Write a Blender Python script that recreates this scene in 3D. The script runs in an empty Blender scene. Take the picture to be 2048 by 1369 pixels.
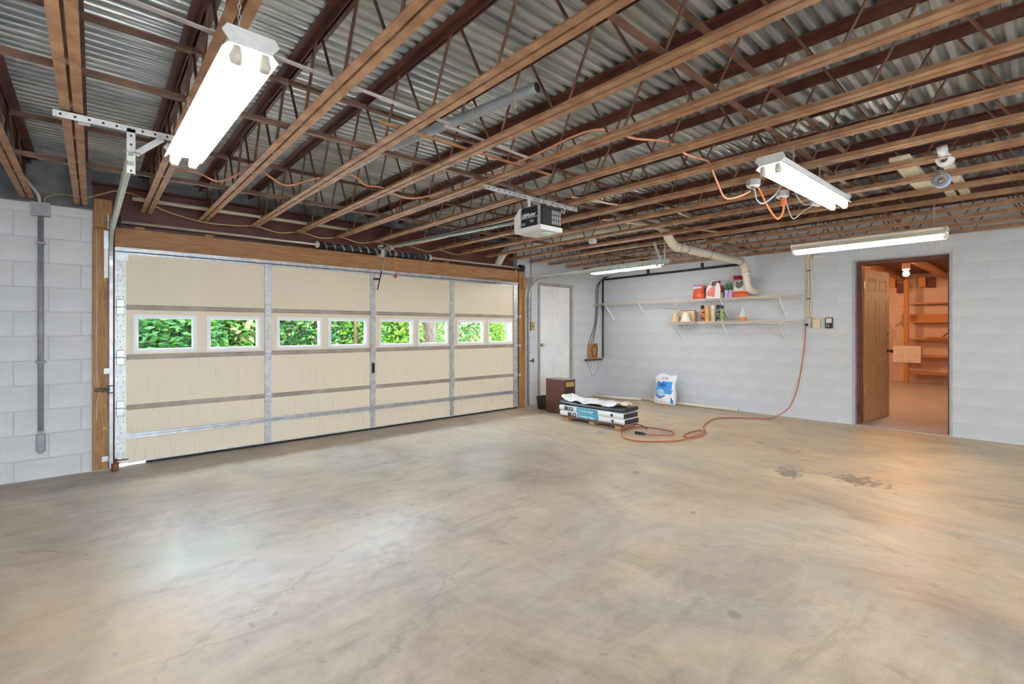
import bpy, bmesh, math, random
from mathutils import Vector, Matrix
random.seed(7)
PI = math.pi
sc = bpy.context.scene
C = sc.collection

# ------------------------------------------------------------------ camera
FPX, HOR = 960.0, 660.0
cam_d = bpy.data.cameras.new('camera'); cam = bpy.data.objects.new('camera', cam_d); C.objects.link(cam)
cam_d.sensor_fit = 'HORIZONTAL'; cam_d.sensor_width = 36.0
cam_d.lens = FPX / 2048 * 36.0
cam_d.shift_y = -(684.5 - HOR) / 2048
cam_d.clip_start = 0.05; cam_d.clip_end = 200
cam.location = (0, 0, 1.35)
cam.rotation_euler = (PI / 2, 0, -math.radians(41.79))
sc.camera = cam

# ------------------------------------------------------------------ world, sun, exposure
SKY = 34.0
TUBE = 38.0
w = bpy.data.worlds.new('world'); sc.world = w; w.use_nodes = True
bg = w.node_tree.nodes['Background']
bg.inputs[0].default_value = (0.74, 0.87, 1.0, 1); bg.inputs[1].default_value = SKY
sun_d = bpy.data.lights.new('sun', 'SUN'); sun_d.energy = 13.0; sun_d.angle = 0.02; sun_d.color = (1, .95, .82)
sun = bpy.data.objects.new('sun', sun_d); C.objects.link(sun)
sun.rotation_euler = (math.radians(38), 0, math.radians(-20))      # shines away from the house, down on to the shrubs
sc.view_settings.view_transform = 'Standard'; sc.view_settings.look = 'None'
sc.view_settings.gamma = 1.0; sc.view_settings.use_curve_mapping = False
sc.view_settings.exposure = 0.55
sc.cycles.diffuse_bounces = 7; sc.cycles.max_bounces = 14

# ------------------------------------------------------------------ materials
M = {}
def _nodes(name):
    m = bpy.data.materials.new(name); m.use_nodes = True
    nt = m.node_tree
    return m, nt, nt.nodes['Principled BSDF']
def mat(name, c1, c2=None, scale=6.0, rough=0.6, metal=0.0, bump=0.0, bscale=None, stretch=(1, 1, 1), lo=.35, hi=.65, spec=None, detail=5, emit=None, estr=0, coat=0):
    m, nt, b = _nodes(name)
    b.inputs['Roughness'].default_value = rough; b.inputs['Metallic'].default_value = metal
    if spec is not None: b.inputs['Specular IOR Level'].default_value = spec
    if coat: b.inputs['Coat Weight'].default_value = coat
    b.inputs['Base Color'].default_value = (*c1, 1)
    if emit:
        b.inputs['Emission Color'].default_value = (*emit, 1); b.inputs['Emission Strength'].default_value = estr
    if c2 or bump:
        tc = nt.nodes.new('ShaderNodeTexCoord'); mp = nt.nodes.new('ShaderNodeMapping')
        mp.inputs['Scale'].default_value = stretch
        nt.links.new(tc.outputs['Object'], mp.inputs[0])
    if c2:
        n = nt.nodes.new('ShaderNodeTexNoise'); n.inputs['Scale'].default_value = scale; n.inputs['Detail'].default_value = detail
        nt.links.new(mp.outputs[0], n.inputs[0])
        r = nt.nodes.new('ShaderNodeValToRGB')
        r.color_ramp.elements[0].position = lo; r.color_ramp.elements[0].color = (*c1, 1)
        r.color_ramp.elements[1].position = hi; r.color_ramp.elements[1].color = (*c2, 1)
        nt.links.new(n.outputs['Fac'], r.inputs[0]); nt.links.new(r.outputs[0], b.inputs['Base Color'])
    if bump:
        n2 = nt.nodes.new('ShaderNodeTexNoise'); n2.inputs['Scale'].default_value = bscale or scale * 4; n2.inputs['Detail'].default_value = 4
        nt.links.new(mp.outputs[0], n2.inputs[0])
        bp = nt.nodes.new('ShaderNodeBump'); bp.inputs['Strength'].default_value = bump; bp.inputs['Distance'].default_value = 0.01
        nt.links.new(n2.outputs['Fac'], bp.inputs['Height']); nt.links.new(bp.outputs[0], b.inputs['Normal'])
    M[name] = m; return m

mat('wall_paint', (.53, .55, .58), (.60, .615, .64), 2.2, .62, bump=.28, bscale=26)
mat('wall_paint_old', (.60, .60, .60), (.71, .715, .72), 3.0, .65, bump=.32, bscale=30)
mat('mortar_paint', (.50, .52, .55), (.56, .575, .60), 5, .7)
mat('bare_block', (.16, .16, .165), (.26, .26, .255), 7, .85, bump=.4, bscale=40)
mat('steel_red', (.275, .122, .056), (.43, .245, .125), 9, .55, metal=.1, bump=.12, bscale=70)  # joist primer, lightened so bottom chords carry their lit tone in the colour
mat('steel_top_shaded', (.085, .026, .018), (.145, .052, .034), 7, .5, metal=.1, bump=.1, bscale=60)  # same joist primer darkened, shade of the top chords put into the colour
mat('steel_web_shaded', (.12, .055, .032), (.20, .10, .058), 9, .55, metal=.1)  # same primer, part darkened: shade among the webs and bridging is in the colour
mat('steel_dark', (.085, .022, .018), (.14, .04, .028), 5, .55, bump=.1, bscale=40)
mat('deck', (.24, .265, .275), (.50, .515, .50), 2.6, .28, metal=.55, stretch=(.5, 1.8, 1), lo=.30, hi=.56, bump=.05, bscale=90)
mat('slab', (.3, .3, .3))
mat('shelf_vinyl', (.80, .73, .63), rough=.4)
mat('lumber', (.30, .13, .045), (.42, .21, .085), 5, .6, stretch=(1.2, 14, 14), bump=.12, bscale=10)
mat('lumber_up', (.27, .125, .035), (.43, .22, .075), 5, .6, stretch=(14, 14, 1.2), bump=.12, bscale=10)
mat('old_white_wood', (.62, .55, .40), (.74, .68, .53), 8, .6, stretch=(1, 6, 6))
mat('cream', (.80, .68, .51), (.83, .72, .56), 2.0, .5, stretch=(1, 1, 1), bump=.04, bscale=30)
mat('cream_dirty', (.70, .58, .42), (.82, .71, .55), 9, .55, stretch=(5, 1, .35), lo=.28, hi=.42, bump=.05, bscale=30)
mat('rail_brown', (.29, .235, .18), (.42, .345, .275), 6, .5, stretch=(1, 1, 1))
mat('galv', (.46, .47, .49), (.63, .64, .66), 18, .42, metal=.55)
mat('galv_white', (.60, .60, .58), (.74, .74, .71), 14, .45, metal=.25)
mat('galv_green', (.50, .58, .52), (.64, .70, .65), 14, .45, metal=.3)
mat('white_vinyl', (.88, .88, .88), rough=.4)
mat('white_paint', (.80, .80, .80), (.86, .86, .86), 3, .45)
mat('door_frame_grey', (.30, .29, .27), (.38, .37, .34), 8, .6)
mat('rubber', (.012, .012, .012), rough=.7)
mat('black_plastic', (.02, .02, .022), (.03, .03, .033), 20, .38)
mat('black_iron', (.02, .018, .016), (.05, .04, .035), 15, .5, metal=.4)
mat('rust', (.16, .05, .02), (.28, .10, .04), 20, .8)
mat('dark_spring', (.03, .03, .035), (.06, .06, .07), 20, .45, metal=.4)
mat('grey_spring', (.22, .22, .22), (.30, .30, .29), 20, .5, metal=.3)
mat('shaft', (.52, .45, .36), (.64, .56, .46), 10, .45, metal=.35)
mat('pvc', (.72, .66, .54), (.80, .75, .64), 3, .4)
mat('pvc_green', (.70, .73, .60), (.80, .81, .70), 3, .4)
mat('pvc_grey', (.30, .33, .35), (.40, .43, .44), 4, .4)
mat('conduit_grey', (.25, .25, .26), (.33, .33, .34), 9, .5, metal=.2)
mat('flex_white', (.62, .55, .48), (.70, .63, .56), 9, .5)
mat('romex', (.55, .40, .13), (.66, .50, .2), 9, .5)
mat('cable_cream', (.70, .61, .40), rough=.5)
mat('cord_orange', (.72, .20, .055), (.78, .26, .08), 9, .45)
mat('cord_dull', (.60, .25, .13), (.68, .31, .17), 9, .5)
mat('cord_floor', (.42, .095, .04), (.52, .14, .06), 9, .45)
mat('cord_black', (.015, .014, .014), rough=.5)
mat('cord_grey', (.42, .42, .41), rough=.5)
mat('box_grey', (.38, .38, .38), (.46, .46, .46), 9, .5, metal=.2)
mat('fixture_white', (.80, .81, .80), rough=.4)
mat('fixture_beige', (.66, .62, .50), (.74, .70, .58), 4, .45)
mat('socket', (.55, .50, .42), rough=.3)
mat('brass', (.55, .38, .12), rough=.35, metal=.8)
mat('brass_plate', (.42, .27, .075), (.52, .35, .11), 9, .4, metal=.3)
mat('nickel', (.5, .48, .45), rough=.25, metal=.9)
mat('walnut', (.075, .026, .018), (.13, .045, .032), 9, .4, stretch=(8, 8, .8))
mat('walnut_dark', (.028, .016, .010), (.055, .033, .02), 9, .4, stretch=(8, 8, .8))
mat('walnut_top', (.20, .14, .12), (.28, .21, .19), 4, .3)
mat('bin_black', (.02, .012, .010), rough=.35)
mat('pallet', (.44, .21, .08), (.55, .29, .12), 10, .7, stretch=(1, 6, 6))
mat('pallet_dark', (.16, .06, .03), (.23, .09, .045), 10, .7)
mat('wrap_white', (.78, .78, .79), (.86, .86, .86), 9, .3)
mat('wrap_black', (.018, .018, .022), (.035, .035, .04), 9, .35)
mat('teal', (.04, .30, .40), (.06, .36, .46), 9, .35)
mat('ink', (.01, .012, .025), rough=.5)
mat('ink_white', (.85, .9, .92), rough=.5)
mat('paper_tan', (.70, .55, .33), (.84, .74, .56), 14, .7, bump=.3, bscale=30)
mat('plastic_film', (.74, .74, .75), (.86, .86, .87), 16, .3, bump=.4, bscale=30)
mat('bag_white', (.76, .77, .79), (.86, .85, .85), 12, .35, bump=.15, bscale=18)
mat('bag_blue', (.02, .22, .62), (.035, .34, .78), 6, .35)
mat('bag_blue_dark', (.015, .10, .28), (.02, .16, .36), 8, .35)
mat('ink_blue', (.008, .10, .46), rough=.45)
mat('pale_blue', (.38, .56, .82), (.50, .66, .86), 6, .4)
mat('red_plastic', (.56, .05, .02), (.72, .13, .03), 14, .35)
mat('deep_red', (.42, .02, .02), rough=.35)
mat('orange_plastic', (.80, .20, .03), (.85, .32, .06), 9, .4)
mat('jug_white', (.72, .70, .68), rough=.35)
mat('green_cap', (.01, .16, .03), rough=.35)
mat('lilac', (.44, .36, .66), (.62, .46, .72), 12, .4)
mat('kraft', (.62, .44, .26), (.70, .52, .33), 6, .6)
mat('cream_cloth', (.78, .70, .58), (.85, .78, .66), 6, .7)
mat('can_green', (.10, .22, .04), (.40, .44, .16), 30, .35)
mat('can_yellow', (.55, .48, .20), (.65, .60, .34), 30, .35)
mat('can_orange', (.65, .25, .05), (.72, .42, .10), 25, .35)
mat('can_red', (.06, .02, .015), (.75, .25, .08), 28, .35, lo=.48, hi=.52)
mat('can_black', (.012, .012, .012), (.30, .32, .30), 28, .35, lo=.52, hi=.58)
mat('chips', (.70, .66, .62), (.80, .77, .72), 9, .4)
mat('inner_door', (.30, .16, .065), (.42, .25, .115), 6, .5, stretch=(8, 8, .8))
mat('inner_door_edge', (.45, .20, .04), (.55, .27, .06), 6, .5)
mat('jamb_red', (.10, .028, .02), (.17, .05, .03), 8, .6)
mat('jamb_grey', (.33, .36, .40), (.40, .43, .47), 8, .6)
mat('room_wall', (.66, .50, .42), (.72, .56, .48), 3, .7, bump=.1, bscale=20)
mat('room_floor', (.46, .44, .45), (.55, .53, .54), 2, .35)
mat('shelf_wood', (.48, .22, .08), (.58, .30, .12), 5, .6, stretch=(1, 8, 8))
mat('glass_bulb', (1, .7, .35), rough=.3, emit=(1, .53, .27), estr=850)
mat('tube_white', (1, 1, 1), rough=.3, emit=(1, .985, .96), estr=TUBE)
mat('tube_warm', (1, 1, 1), rough=.3, emit=(1, .93, .78), estr=TUBE * .6)
mat('bark', (0.0155, 0.0124, 0.00992), (0.0465, 0.0372, 0.031), 6, .9, stretch=(6, 6, .7), bump=.6, bscale=8, spec=.05)
mat('bark_brown', (0.031, 0.01364, 0.00744), (0.0558, 0.0279, 0.0155), 6, .9, stretch=(6, 6, .7), bump=.5, bscale=8, spec=.05)
mat('leaf_dark', (.004, .020, .0055), (.012, .045, .010), 3, .6, spec=.06)
mat('leaf_mid', (.009, .040, .005), (.026, .078, .008), 3, .6, spec=.06)
mat('leaf_light', (.028, .080, .004), (.065, .135, .010), 3, .6, spec=.06)
mat('leaf_pale', (.045, .07, .022), (.12, .13, .05), 3, .6, spec=.06)
mat('driveway', (.52, .50, .47), (.6, .58, .55), 2, .8)
mat('siding_teal', (0.0186, 0.03596, 0.03596), (0.0217, 0.0403, 0.0403), 2, .6, spec=.05)
mat('cobweb', (.16, .085, .05), rough=.9)

def glass_mat():
    m, nt, b = _nodes('pane_glass'); nt.nodes.remove(b)
    out = nt.nodes['Material Output']
    t = nt.nodes.new('ShaderNodeBsdfTransparent'); t.inputs[0].default_value = (.97, .98, .975, 1)
    g = nt.nodes.new('ShaderNodeBsdfGlossy'); g.inputs['Roughness'].default_value = .03
    fr = nt.nodes.new('ShaderNodeFresnel'); fr.inputs[0].default_value = 1.45
    mx = nt.nodes.new('ShaderNodeMixShader')
    ge = nt.nodes.new('ShaderNodeNewGeometry'); iv = nt.nodes.new('ShaderNodeMath'); iv.operation = 'SUBTRACT'; iv.inputs[0].default_value = 1.0
    nt.links.new(ge.outputs['Backfacing'], iv.inputs[1]); ml = nt.nodes.new('ShaderNodeMath'); ml.operation = 'MULTIPLY'
    nt.links.new(fr.outputs[0], ml.inputs[0]); nt.links.new(iv.outputs[0], ml.inputs[1])       # reflect at the outer skin only
    nt.links.new(ml.outputs[0], mx.inputs[0]); nt.links.new(t.outputs[0], mx.inputs[1]); nt.links.new(g.outputs[0], mx.inputs[2])
    nt.links.new(mx.outputs[0], out.inputs[0]); M['pane'] = m
glass_mat()

def floor_mat():
    m, nt, b = _nodes('concrete_floor'); L = nt.links.new
    def N(t): return nt.nodes.new(t)
    geo = N('ShaderNodeNewGeometry')
    def noise(scale, detail, stretch=(1, 1, 1), rot=0, dist=0, rough=.55):
        mp = N('ShaderNodeMapping'); mp.inputs['Scale'].default_value = stretch; mp.inputs['Rotation'].default_value = (0, 0, rot)
        L(geo.outputs['Position'], mp.inputs[0])
        n = N('ShaderNodeTexNoise'); n.inputs['Scale'].default_value = scale; n.inputs['Detail'].default_value = detail
        n.inputs['Distortion'].default_value = dist; n.inputs['Roughness'].default_value = rough
        L(mp.outputs[0], n.inputs[0]); return n.outputs['Fac']
    def ramp(fac, stops):
        r = N('ShaderNodeValToRGB'); e = r.color_ramp.elements
        e[0].position, e[0].color = stops[0][0], (*stops[0][1], 1); e[1].position, e[1].color = stops[-1][0], (*stops[-1][1], 1)
        for p, c in stops[1:-1]:
            x = e.new(p); x.color = (*c, 1)
        L(fac, r.inputs[0]); return r.outputs[0]
    def mix(fac, a, bcol, mode='MIX'):
        x = N('ShaderNodeMix'); x.data_type = 'RGBA'; x.blend_type = mode
        if isinstance(fac, float): x.inputs[0].default_value = fac
        else: L(fac, x.inputs[0])
        if isinstance(a, tuple): x.inputs[6].default_value = (*a, 1)
        else: L(a, x.inputs[6])
        if isinstance(bcol, tuple): x.inputs[7].default_value = (*bcol, 1)
        else: L(bcol, x.inputs[7])
        return x.outputs[2]
    def mth(op, a, b_=None, clamp=False):
        x = N('ShaderNodeMath'); x.operation = op; x.use_clamp = clamp
        for i, v in enumerate((a, b_)):
            if v is None: continue
            if isinstance(v, (int, float)): x.inputs[i].default_value = v
            else: L(v, x.inputs[i])
        return x.outputs[0]
    big = noise(.45, 4, dist=.4); med = noise(1.1, 9, (1.0, .7, 1), .35, 1.0, .64); fine = noise(7, 10, (1, .6, 1), .3, .5, .72)
    strx = noise(1.2, 10, (1.1, 3.6, 1), .2, 1.6, .7); stry = noise(1.2, 10, (3.6, 1.1, 1), .1, 1.6, .7); fleck = noise(17, 3, (1, .7, 1), .4, .3, .5)
    sep0 = N('ShaderNodeSeparateXYZ'); L(geo.outputs['Position'], sep0.inputs[0])
    msk = mth('ADD', mth('MULTIPLY', mth('SUBTRACT', sep0.outputs[0], 2.3), .5), mth('MULTIPLY', mth('SUBTRACT', big, .5), 4.0), True)
    stk_ = mth('ADD', mth('MULTIPLY', stry, msk), mth('MULTIPLY', strx, mth('SUBTRACT', 1.0, msk)))
    col = ramp(big, [(.30, (.43, .36, .29)), (.42, (.445, .368, .283)), (.52, (.41, .362, .305)), (.62, (.44, .357, .262)), (.72, (.48, .368, .245))])
    m1 = ramp(med, [(.30, (.62, .60, .61)), (.42, (.86, .84, .84)), (.52, (1.0, 1.0, 1.0)), (.62, (1.13, 1.12, 1.11)), (.74, (1.32, 1.31, 1.31))])
    col = mix(1.0, col, m1, 'MULTIPLY')
    m3 = ramp(stk_, [(.32, (.72, .70, .69)), (.44, (.94, .93, .93)), (.56, (1.04, 1.04, 1.04)), (.70, (1.20, 1.19, 1.18))])
    col = mix(.9, col, m3, 'MULTIPLY')
    m2 = ramp(fine, [(.26, (.74, .72, .70)), (.42, (.97, .97, .97)), (.72, (1.07, 1.065, 1.06))])
    col = mix(1.0, col, m2, 'MULTIPLY')
    col = mix(mth('MULTIPLY', mth('MULTIPLY', mth('SUBTRACT', fleck, .66), 14, True), .45), col, (.20, .17, .15))
    sep = N('ShaderNodeSeparateXYZ'); L(geo.outputs['Position'], sep.inputs[0])
    wob = noise(2.2, 5); wobf = noise(14, 8)
    wx = mth('ADD', sep.outputs[0], mth('MULTIPLY', mth('SUBTRACT', wob, .5), .55))
    wy = mth('ADD', sep.outputs[1], mth('MULTIPLY', mth('SUBTRACT', wobf, .5), .25))
    def blob(cx, cy, rx, ry, ang=0, soft=.5, jag=1.0):
        dx = mth('SUBTRACT', mth('ADD', sep.outputs[0], mth('MULTIPLY', mth('SUBTRACT', wobf, .5), .5 * jag * rx)), cx)
        dy = mth('SUBTRACT', mth('ADD', sep.outputs[1], mth('MULTIPLY', mth('SUBTRACT', wob, .5), .9 * jag * ry)), cy)
        c, s = math.cos(ang), math.sin(ang)
        a = mth('DIVIDE', mth('ADD', mth('MULTIPLY', dx, c), mth('MULTIPLY', dy, s)), rx)
        d = mth('DIVIDE', mth('SUBTRACT', mth('MULTIPLY', dy, c), mth('MULTIPLY', dx, s)), ry)
        r = mth('ADD', mth('SQRT', mth('ADD', mth('MULTIPLY', a, a), mth('MULTIPLY', d, d))), mth('MULTIPLY', mth('SUBTRACT', wobf, .5), 2.4 * jag))
        return mth('DIVIDE', mth('SUBTRACT', 1.0 + soft * .5, r), soft, True)
    def crack(x0, y0, x1, y1, wdt, soft=.012):
        Lg = math.hypot(x1 - x0, y1 - y0); c, s = (x1 - x0) / Lg, (y1 - y0) / Lg
        dx = mth('SUBTRACT', wx, x0); dy = mth('SUBTRACT', wy, y0)
        al = mth('ADD', mth('MULTIPLY', dx, c), mth('MULTIPLY', dy, s))
        ac = mth('ABSOLUTE', mth('SUBTRACT', mth('MULTIPLY', dy, c), mth('MULTIPLY', dx, s)))
        near = mth('DIVIDE', mth('SUBTRACT', wdt + soft, ac), soft, True)
        ins = mth('MULTIPLY', mth('MULTIPLY', mth('ADD', al, .05), 8, True), mth('MULTIPLY', mth('SUBTRACT', Lg, al), 4, True))
        return mth('MULTIPLY', near, ins)
    # greenish and rusty tints, dark oil stains, cracks
    col = mix(mth('MULTIPLY', blob(.50, 3.45, .35, .28, .6, 1.0), .38), col, (.33, .40, .29))
    col = mix(mth('MULTIPLY', blob(-.05, 3.0, .35, .9, .2, 1.0), .30), col, (.52, .36, .22))
    tan_ = mix(1.0, col, (1.36, 1.26, 1.04), 'MULTIPLY')
    col = mix(mth('MULTIPLY', blob(6.7, 2.4, 2.3, 3.4, .1, 1.4, .3), .9), col, tan_)
    col = mix(mth('MULTIPLY', blob(1.15, 2.95, .7, .3, .3, 1.0), .35), col, (.66, .66, .67))  # pale patch: reflection of the door windows painted into the floor colour
    col = mix(mth('MULTIPLY', blob(4.96, 1.645, .16, .085, .3, .35, 1.8), .75), col, (.15, .115, .10))
    col = mix(mth('MULTIPLY', blob(5.18, 1.12, .13, .17, -.5, .4, 2.2), .75), col, (.15, .115, .10))
    col = mix(mth('MULTIPLY', blob(5.05, 3.9, .10, .05, .2, .6, 1.8), .5), col, (.22, .19, .16))
    for (x, y, r) in ((6.05, 2.3, .06), (3.35, 1.75, .025), (5.9, 1.85, .05), (2.3, 1.0, .04), (3.9, 2.6, .05), (1.4, 1.05, .03), (1.9, 2.9, .012)):
        col = mix(mth('MULTIPLY', blob(x, y, r, r * .6, .4, .5, 1.5), .6), col, (.17, .13, .11))
    col = mix(mth('MULTIPLY', blob(2.35, .98, .42, .12, -.7, 1.0, 1.5), .4), col, (.26, .25, .245))
    for a in ((.22, 2.35, 1.45, 3.0, .003), (.75, 1.75, 1.9, 2.35, .006), (2.1, 2.4, 5.2, 4.7, .001),
              (1.5, .75, 2.1, .25, .004), (2.7, 1.6, 3.6, .9, .004)):
        col = mix(mth('MULTIPLY', crack(*a), .40), col, (.24, .21, .18))
    for a in ((-.36, 3.92, -.20, 3.92, .008), (-.20, 3.92, -.215, 4.25, .006)):
        col = mix(mth('MULTIPLY', crack(*a), .8), col, (.36, .15, .05))
    L(col, b.inputs['Base Color'])
    rr = N('ShaderNodeMapRange'); rr.inputs[1].default_value = .35; rr.inputs[2].default_value = .7; rr.inputs[3].default_value = .36; rr.inputs[4].default_value = .55
    b.inputs['Specular IOR Level'].default_value = .38; L(med, rr.inputs[0]); L(rr.outputs[0], b.inputs['Roughness'])
    bp = N('ShaderNodeBump'); bp.inputs['Strength'].default_value = .12; bp.inputs['Distance'].default_value = .01
    L(fine, bp.inputs['Height']); L(bp.outputs[0], b.inputs['Normal'])
    M['floor'] = m
floor_mat()

# ------------------------------------------------------------------ mesh builder
class MB:
    def __init__(s): s.v = []; s.f = []; s.smooth = set()
    def add(s, vs, fs, smooth=False):
        o = len(s.v); s.v += [tuple(p) for p in vs]
        for f in fs:
            if smooth: s.smooth.add(len(s.f))
            s.f.append(tuple(i + o for i in f))
        return s
    def box(s, x0, x1, y0, y1, z0, z1):
        return s.add([(x0, y0, z0), (x1, y0, z0), (x1, y1, z0), (x0, y1, z0), (x0, y0, z1), (x1, y0, z1), (x1, y1, z1), (x0, y1, z1)],
                     [(0, 3, 2, 1), (4, 5, 6, 7), (0, 1, 5, 4), (1, 2, 6, 5), (2, 3, 7, 6), (3, 0, 4, 7)])
    def bbox(s, x0, x1, y0, y1, z0, z1, b=.004):
        """box with chamfered edges"""
        vs = []; 
        for sz, z in ((0, z0), (1, z1)):
            for sy, y in ((0, y0), (1, y1)):
                for sx, x in ((0, x0), (1, x1)):
                    ix = b if sx == 0 else -b; iy = b if sy == 0 else -b; iz = b if sz == 0 else -b
                    vs += [(x, y + iy, z + iz), (x + ix, y, z + iz), (x + ix, y + iy, z)]
        bm = bmesh.new(); bv = [bm.verts.new(p) for p in vs]
        r = bmesh.ops.convex_hull(bm, input=bv); bm.verts.index_update()
        bm.verts.ensure_lookup_table()
        s.add([v.co[:] for v in bm.verts], [[v.index for v in f.verts] for f in bm.faces]); bm.free(); return s
    def quad(s, a, b, c, d): return s.add([a, b, c, d], [(0, 1, 2, 3)])
    def sweep(s, path, prof, closed=True, up=None, caps=True, smooth=False):
        """profile (list of 2d) carried along a path; parallel transport from an up hint"""
        P = [Vector(p) for p in path]; n = len(P); T = []
        for i in range(n):
            a = P[i] - P[i - 1] if i else P[1] - P[0]; b = P[i + 1] - P[i] if i < n - 1 else P[-1] - P[-2]
            t = a.normalized() + b.normalized(); T.append((t if t.length > 1e-6 else b).normalized())
        u = Vector(up) if up else (Vector((0, 0, 1)) if abs(T[0].z) < .9 else Vector((1, 0, 0)))
        u = (u - T[0] * u.dot(T[0])).normalized(); vs = []; k = len(prof)
        for i in range(n):
            if i:
                q = T[i - 1].rotation_difference(T[i]); u = q @ u; u = (u - T[i] * u.dot(T[i])).normalized()
            x = T[i].cross(u)
            a = P[i] - P[i - 1] if i else None; b = P[i + 1] - P[i] if i < n - 1 else None
            for (px, py) in prof: vs.append(P[i] + x * px + u * py)
        fs = []
        for i in range(n - 1):
            for j in range(k if closed else k - 1):
                j2 = (j + 1) % k; fs.append((i * k + j, i * k + j2, (i + 1) * k + j2, (i + 1) * k + j))
        if caps and closed: fs += [tuple(reversed(range(k))), tuple((n - 1) * k + j for j in range(k))]
        return s.add(vs, fs, smooth)
    def tube(s, path, r, n=8, smooth=True):
        return s.sweep(path, [(r * math.cos(2 * PI * j / n), r * math.sin(2 * PI * j / n)) for j in range(n)], smooth=smooth)
    def lathe(s, prof, n=16, c=(0, 0, 0), axis='z', smooth=True):
        vs = []; k = len(prof)
        for j in range(n):
            a = 2 * PI * j / n
            for r, h in prof:
                p = (r * math.cos(a), r * math.sin(a), h)
                if axis == 'y': p = (p[0], h, p[1])
                if axis == 'x': p = (h, p[0], p[1])
                vs.append((p[0] + c[0], p[1] + c[1], p[2] + c[2]))
        fs = [(j * k + i, ((j + 1) % n) * k + i, ((j + 1) % n) * k + i + 1, j * k + i + 1) for j in range(n) for i in range(k - 1)]
        fs = [tuple(reversed(f)) for f in fs] if axis == 'y' else fs
        s.add(vs, fs, smooth)
        return s
    def prism(s, poly, y0, y1):
        """poly in xz extruded along y"""
        k = len(poly); vs = [(x, y0, z) for x, z in poly] + [(x, y1, z) for x, z in poly]
        fs = [tuple(range(k)), tuple(reversed(range(k, 2 * k)))] + [(i, k + i, k + (i + 1) % k, (i + 1) % k) for i in range(k)]
        return s.add(vs, fs)
    def mesh(s, name, m):
        me = bpy.data.meshes.new(name); me.from_pydata(s.v, [], s.f); me.update()
        if s.smooth:
            me.polygons.foreach_set('use_smooth', [i in s.smooth for i in range(len(s.f))])
        bm = bmesh.new(); bm.from_mesh(me); bmesh.ops.recalc_face_normals(bm, faces=bm.faces); bm.to_mesh(me); bm.free()
        me.materials.append(M[m]); return me
    def build(s, name, m, parent=None, loc=None):
        o = bpy.data.objects.new(name, s.mesh(name, m)); C.objects.link(o)
        if parent is not None: o.parent = parent
        if loc: o.location = loc
        return o
def tag(o, label=None, cat=None, group=None, kind=None):
    if label: o['label'] = label
    if cat: o['category'] = cat
    if group: o['group'] = group
    if kind: o['kind'] = kind
    return o
def thing(name, label, cat, loc=(0, 0, 0), rz=0, group=None):
    o = bpy.data.objects.new(name, None); C.objects.link(o); o.empty_display_size = .1
    o.location = loc; o.rotation_euler = (0, 0, rz); return tag(o, label, cat, group)
def struct(name, mb, m, parent=None):
    o = mb.build(name, m, parent)
    if parent is None: o['kind'] = 'structure'
    return o
def inst(o_src, name, parent, loc=(0, 0, 0), rot=None):
    o = bpy.data.objects.new(name, o_src); C.objects.link(o); o.parent = parent; o.location = loc
    if rot: o.rotation_euler = rot
    return o
def copy_tree(o, parent=None):
    c = o.copy(); C.objects.link(c); c.parent = parent
    for ch in list(o.children): copy_tree(ch, c)
    return c
def text_mesh(name, body, size, m, parent, loc, rot, extrude=.0006, align='LEFT', shear=0, sx=1.0, bold=0):
    cu = bpy.data.curves.new(name, 'FONT'); cu.body = body; cu.size = size; cu.extrude = extrude; cu.align_x = align; cu.shear = shear; cu.resolution_u = 2; cu.offset = bold
    t = bpy.data.objects.new(name + '_tmp', cu); C.objects.link(t)
    dg = bpy.context.evaluated_depsgraph_get(); me = bpy.data.meshes.new_from_object(t.evaluated_get(dg))
    bpy.data.objects.remove(t); bpy.data.curves.remove(cu)
    me.materials.clear(); me.materials.append(M[m]); o = bpy.data.objects.new(name, me); C.objects.link(o)
    o.parent = parent; o.location = loc; o.rotation_euler = rot; o.scale = (sx, 1, 1); return o
def arc(c, r, a0, a1, n, plane='yz'):
    out = []
    for i in range(n + 1):
        a = a0 + (a1 - a0) * i / n; u, v = r * math.cos(a), r * math.sin(a)
        out.append((c[0], c[1] + u, c[2] + v) if plane == 'yz' else ((c[0] + u, c[1], c[2] + v) if plane == 'xz' else (c[0] + u, c[1] + v, c[2])))
    return out
def smooth_path(pts, n=6):
    P = [Vector(p) for p in pts]; out = []
    for i in range(len(P) - 1):
        p0 = P[max(i - 1, 0)]; p1 = P[i]; p2 = P[i + 1]; p3 = P[min(i + 2, len(P) - 1)]
        for k in range(n):
            t = k / n
            out.append(.5 * ((2 * p1) + (p2 - p0) * t + (2 * p0 - 5 * p1 + 4 * p2 - p3) * t * t + (3 * p1 - p0 - 3 * p2 + p3) * t ** 3))
    out.append(P[-1]); return out
ORD = ['first', 'second', 'third', 'fourth', 'fifth', 'sixth', 'seventh', 'eighth', 'ninth', 'tenth', 'eleventh', 'twelfth', 'thirteenth', 'fourteenth', 'fifteenth', 'sixteenth', 'seventeenth', 'eighteenth']

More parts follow.
